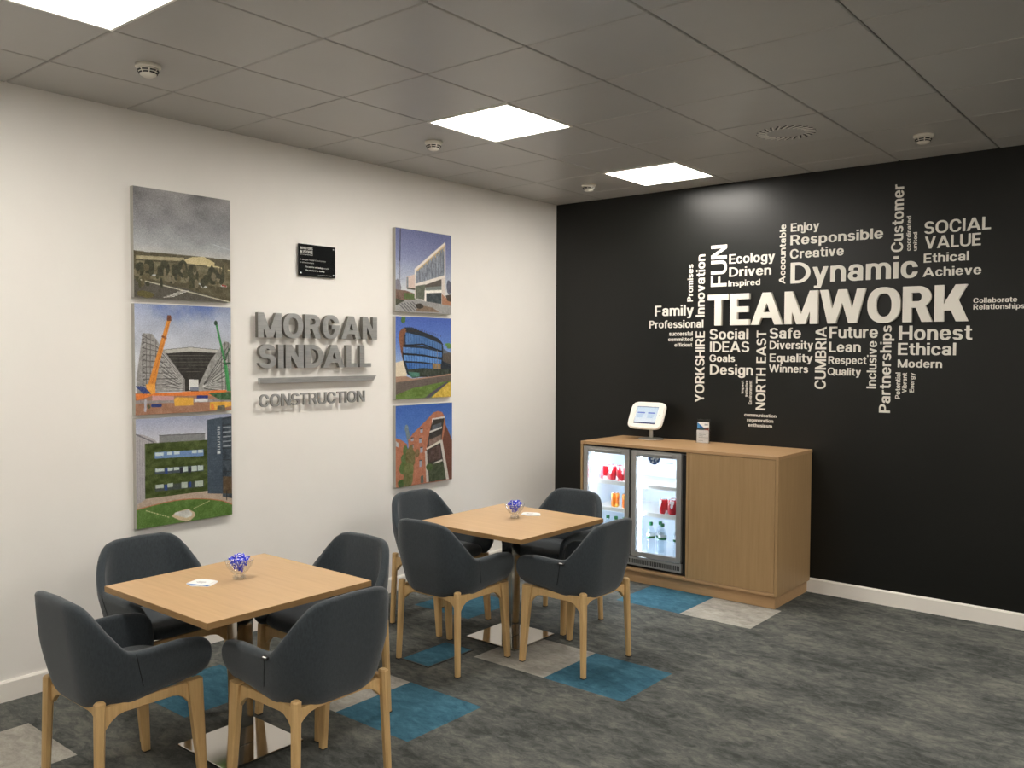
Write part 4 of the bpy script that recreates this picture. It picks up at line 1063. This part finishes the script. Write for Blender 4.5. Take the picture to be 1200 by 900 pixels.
def art5():
    A = Art(150, (145, 685, 52, 78, 840, 822))
    A.grad([(0,(66,96,190)),(0.3,(90,128,212)),(0.6,(150,180,226)),(1,(150,180,226))])
    A.blob(217, 85, .04, .045, (70,110,50), 14, 2); A.blob(655, 325, .06, .02, (90,140,70), 14, 4); A.blob(668, 348, .05, .02, (90,130,60), 14, 5)
    A.poly([(145,490),(225,470),(250,600),(240,630),(145,630)], (222,206,176), 6)
    A.poly([(600,360),(690,410),(690,520),(600,500)], (96,104,116), 10); A.poly([(608,410),(690,400),(690,530),(590,500)], (92,84,76), 10)
    body = [(172,230),(190,185),(225,158),(300,160),(380,195),(470,225),(550,262),(590,300),(606,345),(600,480),(690,520),(690,600),(520,628),(300,635),(252,600),(225,520),(195,400),(176,280)]
    A.poly(body, (44,52,62), 10, 20, 2)
    A.poly([(172,230),(190,185),(225,158),(250,190),(215,250),(215,340),(205,430),(225,520),(195,400),(176,280)], (150,92,58), 20, 24, 3, .4)
    for k in range(7): A.line((182+k*8,190-k*4),(196+k*6,400), .005, (96,56,40))
    bl = [((235,205),(590,320),(590,380),(235,318)), ((212,345),(592,400),(590,455),(215,400)), ((218,420),(588,470),(585,520),(225,475)), ((238,492),(585,530),(560,600),(262,560))]
    cs = [(66,112,176),(76,128,200),(78,134,210),(58,110,190)]
    for (a, b, c, d), cc in zip(bl, cs):
        m1 = ((a[0]+b[0])/2, (a[1]+b[1])/2-14); m2 = ((c[0]+d[0])/2, (c[1]+d[1])/2-12)
        A.poly([a, m1, b, c, m2, d], cc, 26, 8, int(a[1]))
    for k in range(14): A.line((236+k*26,205+k*8),(246+k*25,590), .004, (38,58,96))
    A.line((225,330),(400,318), .016, (34,34,40)); A.line((400,318),(592,390), .016, (34,34,40)); A.line((212,408),(590,450), .012, (34,34,40)); A.line((222,482),(588,512), .012, (34,34,40))
    A.line((240,190),(380,196), .014, (60,50,46)); A.line((380,196),(600,320), .014, (50,44,42))
    for k in range(22): A.line((200+k*18,165+abs(k-4)*5),(203+k*18,150+abs(k-4)*5), .006, (60,46,50))
    A.poly([(500,500),(580,510),(580,560),(500,560)], (150,120,80), 30, 26, 3); A.line((545,380),(545,610), .010, (120,120,130))
    A.poly([(250,560),(400,545),(600,560),(690,560),(690,610),(560,612),(300,640)], (58,66,56), 34, 30, 4)
    A.poly([(260,580),(370,590),(370,625),(290,632)], (70,128,110), 30, 26, 6)
    A.poly([(145,625),(240,620),(300,645),(520,625),(690,600),(690,630),(145,690)], (168,130,106), 10)
    A.poly([(145,680),(690,615),(690,680),(145,860)], (104,92,86), 8)
    A.poly([(145,800),(300,735),(640,675),(690,672),(690,850),(145,850)], (96,126,50), 24, 16, 6, 2)
    A.poly([(420,828),(500,770),(640,680),(655,690),(540,775),(470,830)], (84,78,96)); A.poly([(490,825),(560,765),(660,688),(690,680),(690,850),(490,850)], (212,176,56), 34, 34, 7)
    return A
def art6():
    A = Art(150, (140, 664, 90, 58, 842, 758))
    A.grad([(0,(56,100,190)),(0.4,(80,128,212)),(0.7,(120,160,226)),(1,(130,160,220))]); A.im += ((A.noise(4, 9)-.5)*16)[..., None]
    for k in range(5): A.blob(235+k*8, 300+k*36, .03, .05, (110,130,140), 20, 20+k)
    br = (184,110,78)
    A.poly([(140,385),(185,400),(240,440),(240,840),(140,840)], br, 16, 30, 2)
    A.poly([(252,400),(290,345),(430,205),(480,150),(525,135),(565,145),(590,185),(600,260),(664,400),(664,765),(252,835)], br, 16, 30, 3)
    A.poly([(600,260),(664,400),(664,765),(630,765),(570,400)], (112,66,50), 8)
    A.poly([(475,210),(590,186),(580,240),(560,400),(610,760),(430,790),(410,520),(445,330)], (58,54,50), 14, 20, 4)
    A.poly([(468,205),(590,182),(590,200),(480,216),(470,262)], (210,205,196))
    A.poly([(480,216),(585,200),(575,240),(480,262)], (56,52,46)); A.poly([(445,320),(562,275),(565,292),(445,338)], (206,204,200)); A.poly([(470,270),(560,240),(560,280),(470,312)], (90,96,104), 20)
    A.poly([(440,400),(560,350),(556,405),(440,455)], (128,104,92), 26, 26, 4)
    A.poly([(412,478),(550,400),(560,420),(420,492)], (216,208,190)); A.poly([(545,405),(568,400),(634,760),(606,762)], (200,196,186)); A.poly([(402,500),(420,500),(440,785),(415,790)], (196,190,180))
    A.poly([(430,500),(545,440),(560,570),(440,610)], (84,64,58), 30, 26, 7); A.poly([(485,610),(568,575),(570,592),(490,626)], (206,202,190))
    A.poly([(440,625),(575,600),(600,755),(445,785)], (66,78,52), 30, 26, 8)
    for x, y, h_ in ((370,318,34),(358,410,40),(370,495,48),(362,620,60),(285,400,30),(286,465,30)):
        A.poly([(x-11,y-h_/2),(x+12,y-h_/2-5),(x+12,y+h_/2-5),(x-11,y+h_/2)], (150,160,178)); A.line((x-10,y-h_/2),(x+11,y-h_/2-4), .012, (74,64,70))
    A.poly([(362,735),(388,725),(390,795),(362,800)], (90,100,90)); A.poly([(142,412),(164,430),(164,470),(142,460)], (176,184,190))
    for x, y, rx, ry, c in ((225,500,.04,.06,(84,110,56)),(215,580,.05,.07,(90,116,60)),(270,560,.08,.14,(112,104,58)),(205,660,.06,.08,(80,108,50)),(250,680,.09,.10,(104,112,58)),(190,800,.06,.05,(66,100,44)),(250,770,.08,.09,(104,108,60)),(445,650,.06,.05,(70,96,46)),(330,520,.04,.05,(130,104,66))):
        A.blob(x, y, rx, ry, c, 24, int(x+y))
    return A
def canvas(y0, y1, z0, z1, art, label, group):
    t = empty('canvas_picture', (0.0, (y0+y1)/2, (z0+z1)/2)); tag(t, label, 'picture', group)
    w_, h_ = y1-y0, z1-z0
    link('stretched_canvas', bm_mesh(box_bm(0.0006, 0.034, -w_/2, w_/2, -h_/2, h_/2, 0.002, 2), 'canvas'), M_canvas, t)
    link('print', print_mesh('picture_print', art, w_-0.003, h_-0.003, L_M), M_print, t, (0.0343, 0, 0))
gA, gB = 'square canvas pictures in the left column', 'square canvas pictures in the right column'
canvas(-3.905, -3.308, 2.033, 2.640, art1(), 'square picture of a cloudy sky over a tree-lined road, top left', gA)
canvas(-3.905, -3.308, 1.387, 2.003, art2(), 'square picture of orange and green cranes at a steel building site', gA)
canvas(-3.905, -3.308, 0.757, 1.369, art3(), 'square picture of a green planted-wall office building and lawn, bottom left', gA)
canvas(-1.975, -1.397, 2.030, 2.633, art4(), 'square picture of an angular pale modern house under a blue sky', gB)
canvas(-1.975, -1.397, 1.398, 2.000, art5(), 'square picture of a curved blue glass building above a yellow flower bed', gB)
canvas(-1.975, -1.382, 0.758, 1.354, art6(), 'square picture of a red brick building with balconies, bottom of the right column', gB)

# ---- tablet screen
A = Art(90)
A.im[:] = (226,238,250); A.im[A.v < .05] = (150,158,180); A.im[A.v > .93] = (60,70,120)
m_ = (A.v > .05) & (A.v < .93); A.im[m_] = np.stack([205+30*A.v, 228+14*A.v, 245+0*A.v], -1)[m_]
for x0 in (.08, .56):
    A.poly([(x0,.34),(x0+.34,.34),(x0+.34,.41),(x0,.41)], (110,130,220))
    for k in range(4): A.poly([(x0,.46+k*.055),(x0+.30-.04*(k%2),.46+k*.055),(x0+.30-.04*(k%2),.485+k*.055),(x0,.485+k*.055)], (160,196,236))
link('screen', print_mesh('screen_image', A, 0.198, 0.150, B_M), M_screen, hd, (0, -0.0146, 0))
link('home_button', lathe_me('home_button', [(0.0005,0),(0.005,0)], 16), M_text, hd, (0.122, -0.0144, 0), (PI/2,0,0))
# ---- leaflet holder
lh = empty('leaflet_holder', (1.520, -0.125, CZ)); tag(lh, 'clear acrylic leaflet holder with a blue and white leaflet, on the cabinet', 'holder'); lh.rotation_euler = (0,0,0.12)
bm = box_bm(-0.052, 0.052, 0.013, 0.0155, 0.0, 0.185); box_bm(-0.052, 0.052, -0.0205, -0.018, 0, 0.105, 0, 1, bm); box_bm(-0.052, -0.0495, -0.018, 0.013, 0, 0.105, 0, 1, bm); box_bm(0.0495, 0.052, -0.018, 0.013, 0, 0.105, 0, 1, bm); box_bm(-0.0495, 0.0495, -0.018, 0.013, 0, 0.0025, 0, 1, bm)
link('acrylic_body', bm_mesh(bm, 'acrylic_holder'), M_acr, lh)
A = Art(60); A.im[:] = (238,236,232)
A.poly([(0,.0),(.55,.26),(.45,.30),(0,.30)], (40,110,200)); A.poly([(0,0),(.2,.10),(.2,.3),(0,.3)], (60,150,225))
A.poly([(0,.28),(1,.24),(1,.44),(0,.46)], (50,74,84), 20, 10, 3); A.poly([(.6,.34),(1,.26),(1,.44),(.55,.44)], (150,80,70), 24, 12, 5)
A.poly([(.62,.07),(.92,.07),(.92,.14),(.62,.14)], (170,176,186))
for k in range(6): A.poly([(.1,.56+k*.065),(.5+.3*((k*3)%2),.56+k*.065),(.5+.3*((k*3)%2),.575+k*.065),(.1,.575+k*.065)], (170,166,160))
lf = empty('leaflet', (1.520, -0.125, CZ+0.0027), 0.12); tag(lf, 'blue, red and white printed leaflet standing in the acrylic holder', 'leaflet')
link('paper', bm_mesh(box_bm(-0.047,0.047,-0.002,0.002,0.0,0.158), 'leaflet_paper'), M_paper, lf)
link('cover_print', print_mesh('leaflet_print', A, 0.093, 0.156, B_M), M_print, lf, (0, -0.0022, 0.079))

lf = empty('leaflet', (1.5216, -0.1384, CZ+0.0027), 0.12); tag(lf, 'white folded leaflet in the front pocket of the acrylic holder', 'leaflet')
link('paper', bm_mesh(box_bm(-0.047,0.047,-0.002,0.002,0.0002,0.098), 'folded_paper'), M_paper, lf)
bm = bmesh.new()
for q_ in range(6): box_bm(-0.03, 0.005+0.02*(q_%3), -0.0024, -0.002, 0.015+q_*0.012, 0.0175+q_*0.012, 0, 1, bm)
link('printed_lines', bm_mesh(bm, 'leaflet_lines'), M_text, lf)

# ================================================================ LETTERING
WORDS = [
('Ecology', 'h', 1.6585, 2.0246, 2.4308, 2.503),
('Driven', 'h', 1.66, 1.9984, 2.3304, 2.4032),
('Inspired', 'h', 1.6539, 1.9125, 2.2577, 2.3031),
('Enjoy', 'h', 2.143, 2.3521, 2.6355, 2.6968),
('Responsible', 'h', 2.1414, 2.7957, 2.5376, 2.6108),
('Creative', 'h', 2.1398, 2.53, 2.439, 2.5066),
('Dynamic', 'h', 2.146, 3.0238, 2.2558, 2.4093),
('SOCIAL', 'h', 3.0598, 3.4566, 2.5431, 2.6255),
('VALUE', 'h', 3.0644, 3.4009, 2.4445, 2.5258),
('Ethical', 'h', 3.0594, 3.3332, 2.3527, 2.4125),
('Achieve', 'h', 3.0548, 3.4073, 2.259, 2.32),
('Family', 'h', 1.0095, 1.3609, 2.0423, 2.1268),
('Professional', 'h', 0.9585, 1.447, 1.9444, 2.0062),
('successful', 'h', 1.1449, 1.3539, 1.8816, 1.9155),
('committed', 'h', 1.136, 1.3545, 1.8381, 1.8672),
('efficient', 'h', 1.1941, 1.3513, 1.7937, 1.8226),
('Social', 'h', 1.5026, 1.8247, 1.8503, 1.932),
('IDEAS', 'h', 1.5062, 1.8323, 1.7512, 1.8329),
('Goals', 'h', 1.5035, 1.7173, 1.6748, 1.7311),
('Design', 'h', 1.5086, 1.8665, 1.5742, 1.654),
('Safe', 'h', 1.9932, 2.2313, 1.8537, 1.9323),
('Diversity', 'h', 1.9944, 2.3221, 1.7744, 1.8352),
('Equality', 'h', 1.9959, 2.3205, 1.6798, 1.7406),
('Winners', 'h', 1.9918, 2.2886, 1.6009, 1.658),
('Future', 'h', 2.4391, 2.7735, 1.8531, 1.9356),
('Lean', 'h', 2.4384, 2.6596, 1.754, 1.8268),
('Respect', 'h', 2.435, 2.7001, 1.6701, 1.7234),
('Quality', 'h', 2.4309, 2.6638, 1.5879, 1.6413),
('Honest', 'h', 2.9111, 3.3632, 1.8358, 1.9341),
('Ethical', 'h', 2.907, 3.2692, 1.7351, 1.8172),
('Modern', 'h', 2.9075, 3.1868, 1.6505, 1.7048),
('Collaborate', 'h', 3.3646, 3.6139, 2.0743, 2.1064),
('Relationships', 'h', 3.3655, 3.6571, 2.0312, 2.0649),
('communication', 'h', 1.8009, 2.0536, 1.2608, 1.285),
('regeneration', 'h', 1.823, 2.031, 1.222, 1.2468),
('enthusiasm', 'h', 1.8332, 2.0216, 1.184, 1.2081),
('Promises', 'v', 1.3037, 1.3527, 2.1515, 2.4477),
('Innovation', 'v', 1.3797, 1.4554, 2.028, 2.5191),
('FUN', 'v', 1.5065, 1.6397, 2.2597, 2.5813),
('Accountable', 'v', 2.0588, 2.1065, 2.257, 2.6962),
('Customer', 'v', 2.8496, 2.9254, 2.436, 2.8942),
('coordinated', 'v', 2.9471, 2.9743, 2.4395, 2.6736),
('united', 'v', 2.9906, 3.0149, 2.4366, 2.5612),
('YORKSHIRE', 'v', 1.3811, 1.4601, 1.3526, 1.9145),
('NORTH EAST', 'v', 1.891, 1.9668, 1.3129, 1.9148),
('CUMBRIA', 'v', 2.3388, 2.418, 1.4868, 1.936),
('Inclusive', 'v', 2.7032, 2.7681, 1.501, 1.8307),
('Partnerships', 'v', 2.7901, 2.8635, 1.3357, 1.938),
('Potential', 'v', 2.895, 2.9272, 1.4363, 1.6152),
('Vibrant', 'v', 2.9385, 2.9681, 1.4779, 1.6136),
('Energy', 'v', 2.9861, 3.0149, 1.4829, 1.6145),
('Impact', 'v', 1.7705, 1.7907, 1.4352, 1.5333),
('Initiative', 'v', 1.8049, 1.8236, 1.4128, 1.5341),
('Environment', 'v', 1.8348, 1.8582, 1.3529, 1.5349)
]
SIT = {'Ecology':'top line beside FUN','Ethical':'','Family':'left edge of the cloud'}
seenE = 0
for (w_, o_, a0, a1, z0, z1) in WORDS:
    if o_ == 'h':
        low = w_ in ('communication','regeneration','enthusiasm','successful','committed','efficient')
        small = (z1-z0) < 0.045
        width, caph = a1-a0, (z1-z0)
        me = word_me(w_, width, caph, 0.168, 0.0012)
        me, loc = place_me(me, B_M, (a0, -0.0002, z0))
        where = {'Ecology':'above Driven, right of FUN','Driven':'between Ecology and Inspired','Inspired':'just above the TE of TEAMWORK','Enjoy':'above Responsible'}.get(w_, '')
        size = 'tiny' if caph < 0.045 else 'large' if caph > 0.12 else 'small' if caph < 0.068 else 'medium-sized'
        lab = '%s white word %s reading across on the black wall' % (size, w_)
        if w_ == 'Ethical':
            seenE += 1; lab = 'white word Ethical between VALUE and Achieve, above TEAMWORK' if seenE == 1 else 'white word Ethical between Honest and Modern, below TEAMWORK'
    else:
        width, caph = z1-z0, a1-a0
        me = word_me(w_, width, caph, 0.168, 0.0012)
        R = Matrix(((0,-1,0),(0,0,-1),(1,0,0)))       # reads upwards: text x -> +z, y -> -x
        me, loc = place_me(me, R, (a1, -0.0002, z0))
        size = 'tiny' if caph < 0.034 else 'large' if caph > 0.1 else 'medium-sized'
        lab = '%s white word %s running vertically up the black wall' % (size, w_)
    lab = {'SOCIAL':'medium-sized white word in capitals directly above VALUE','Social':'medium-sized white word Social directly above IDEAS'}.get(w_, lab)
    o = link('wall_lettering', me, M_vinyl, None, loc); tag(o, lab, 'lettering', 'white word cloud on the black wall')
def split_letters(me, nmax):
    bm = bmesh.new(); bm.from_mesh(me); bpy.data.meshes.remove(me)
    bmesh.ops.remove_doubles(bm, verts=list(bm.verts), dist=1e-5)
    seen = set(); parts = []
    for v in bm.verts:
        if v in seen: continue
        st = [v]; isl = []; seen.add(v)
        while st:
            a = st.pop(); isl.append(a)
            for e in a.link_edges:
                b_ = e.other_vert(a)
                if b_ not in seen: seen.add(b_); st.append(b_)
        parts.append(isl)
    out = []
    for isl in parts:
        s = set(isl); idx = {v: i for i, v in enumerate(isl)}
        fs = [[idx[v] for v in f.verts] for f in bm.faces if f.verts[0] in s]
        co = [tuple(v.co) for v in isl]
        out.append((min(c[0] for c in co), co, fs))
    bm.free(); out.sort(key=lambda q: q[0])
    return out
def letter_sign(body, width, caph, bold, thick, M3, loc, material, parent, gap, spacing=0.075, side=None):
    M3n = np.array(M3)
    for (_, co, fs) in split_letters(word_me(body, width, caph, bold, thick, spacing, 150), len(body)):
        c = np.array(co); c[:,2] += gap; c = c @ M3n.T + np.array(loc)
        ctr = (c.min(0)+c.max(0))/2
        me = bpy.data.meshes.new('letter'); me.from_pydata([tuple(x) for x in (c-ctr)], [], fs); me.update()
        bm = bmesh.new(); bm.from_mesh(me); bmesh.ops.recalc_face_normals(bm, faces=list(bm.faces)); bm.to_mesh(me); bm.free()
        fn = M3n @ np.array((0,0,1.0))
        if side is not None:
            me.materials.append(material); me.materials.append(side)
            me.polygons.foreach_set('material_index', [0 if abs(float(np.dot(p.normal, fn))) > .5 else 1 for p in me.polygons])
        o = link('letter', me, material, parent, tuple(ctr))
# TEAMWORK in thick raised letters
tw = empty('raised_word', (2.42, 0, 2.08)); tag(tw, 'largest word TEAMWORK in thick raised white letters across the black wall', 'lettering')
letter_sign('TEAMWORK', 1.842, 0.240, 0.208, 0.030, B_M, (1.497-2.42, -0.0005, 1.957-2.08), M_foam, tw, 0.0, 0.055)
# company sign on the white wall
def stand_sign(body, y0, y1, z0, z1, bold, thick, gap, label, spacing=0.075):
    t = empty('sign_word', (0, (y0+y1)/2, (z0+z1)/2)); tag(t, label, 'sign', 'grey metal company sign on the white wall')
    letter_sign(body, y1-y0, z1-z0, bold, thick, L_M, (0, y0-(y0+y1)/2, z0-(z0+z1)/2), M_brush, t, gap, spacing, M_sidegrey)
    for k in range(len(body)):
        yy = (y0-y1)/2 + (k+.5)/len(body)*(y1-y0)
        pass
    return t
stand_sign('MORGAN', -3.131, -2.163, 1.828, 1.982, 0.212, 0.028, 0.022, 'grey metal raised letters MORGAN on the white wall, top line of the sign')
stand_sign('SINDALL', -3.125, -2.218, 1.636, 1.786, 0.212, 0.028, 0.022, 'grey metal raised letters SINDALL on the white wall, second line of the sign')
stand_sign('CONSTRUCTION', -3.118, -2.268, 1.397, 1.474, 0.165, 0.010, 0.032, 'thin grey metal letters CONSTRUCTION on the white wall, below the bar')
o = link('sign_bar', prism_me('sign_bar', [(-0.475,-0.017),(0.448,-0.017),(0.475,0.017),(-0.475,0.017)], 'z', 0.0, 0.022), M_brush)
bm = bmesh.new(); bm.from_mesh(o.data); bmesh.ops.transform(bm, matrix=L_M.to_4x4(), verts=list(bm.verts)); bmesh.ops.recalc_face_normals(bm, faces=list(bm.faces)); bm.to_mesh(o.data); bm.free()
o.location = (0.022, -2.640, 1.560); tag(o, 'long grey metal bar between the words SINDALL and CONSTRUCTION', 'sign', 'grey metal company sign on the white wall')
# ---- black plaque
pq = empty('wall_plaque', (0.0, -2.655, 2.334)); tag(pq, 'black landscape plaque with small white text above the company sign', 'plaque')
link('plate', bm_mesh(box_bm(0.012, 0.020, -0.150, 0.150, -0.103, 0.103, 0.0015), 'plaque_plate'), mat('gloss black acrylic', rgb(20,22,23), 0.15), pq)
for (yy, zz) in ((-0.132,-0.085),(0.132,-0.085),(0.132,0.085),(-0.132,0.085)):
    if (yy, zz) == (-0.132, 0.085): continue
    me = lathe_me('standoff', [(0.0005,0.0),(0.0065,0.0),(0.0065,0.022),(0.005,0.024),(0.0005,0.024)], 14)
    link('standoff_screw', me, M_can, pq, (0.0004, yy, zz), (0, PI/2, 0))
M_pt = mat('engraved white text', rgb(196,196,192), 0.6); M_pt2 = mat('engraved grey text', rgb(150,150,148), 0.6)
for (s_, y0, z0, wd, ch, mt, bo) in (('INVESTORS', -0.138, 0.068, 0.100, 0.016, M_pt, 0.02), ('IN PEOPLE', -0.138, 0.044, 0.100, 0.018, M_pt, 0.02), ('accredited', -0.138, 0.032, 0.100, 0.008, M_pt2, 0.01),
        ('A Morgan Sindall Construction', -0.138, -0.002, 0.205, 0.009, M_pt2, 0.0), ('& Infrastructure', -0.138, -0.020, 0.110, 0.009, M_pt2, 0.0),
        ('The award for outstanding', -0.095, -0.047, 0.135, 0.010, M_pt, 0.02), ('people', 0.046, -0.047, 0.050, 0.009, M_pt2, 0.0), ('The standard for leading', -0.095, -0.069, 0.152, 0.010, M_pt, 0.02), ('presented to the team', 0.005, -0.094, 0.110, 0.007, M_pt2, 0.0)):
    me = word_me(s_, wd, ch, 0.16+bo*2, 0.0004, 0.09, 30); me, loc = place_me(me, L_M, (0.0201, y0, z0))
    link('text_line', me, mt, pq, loc)
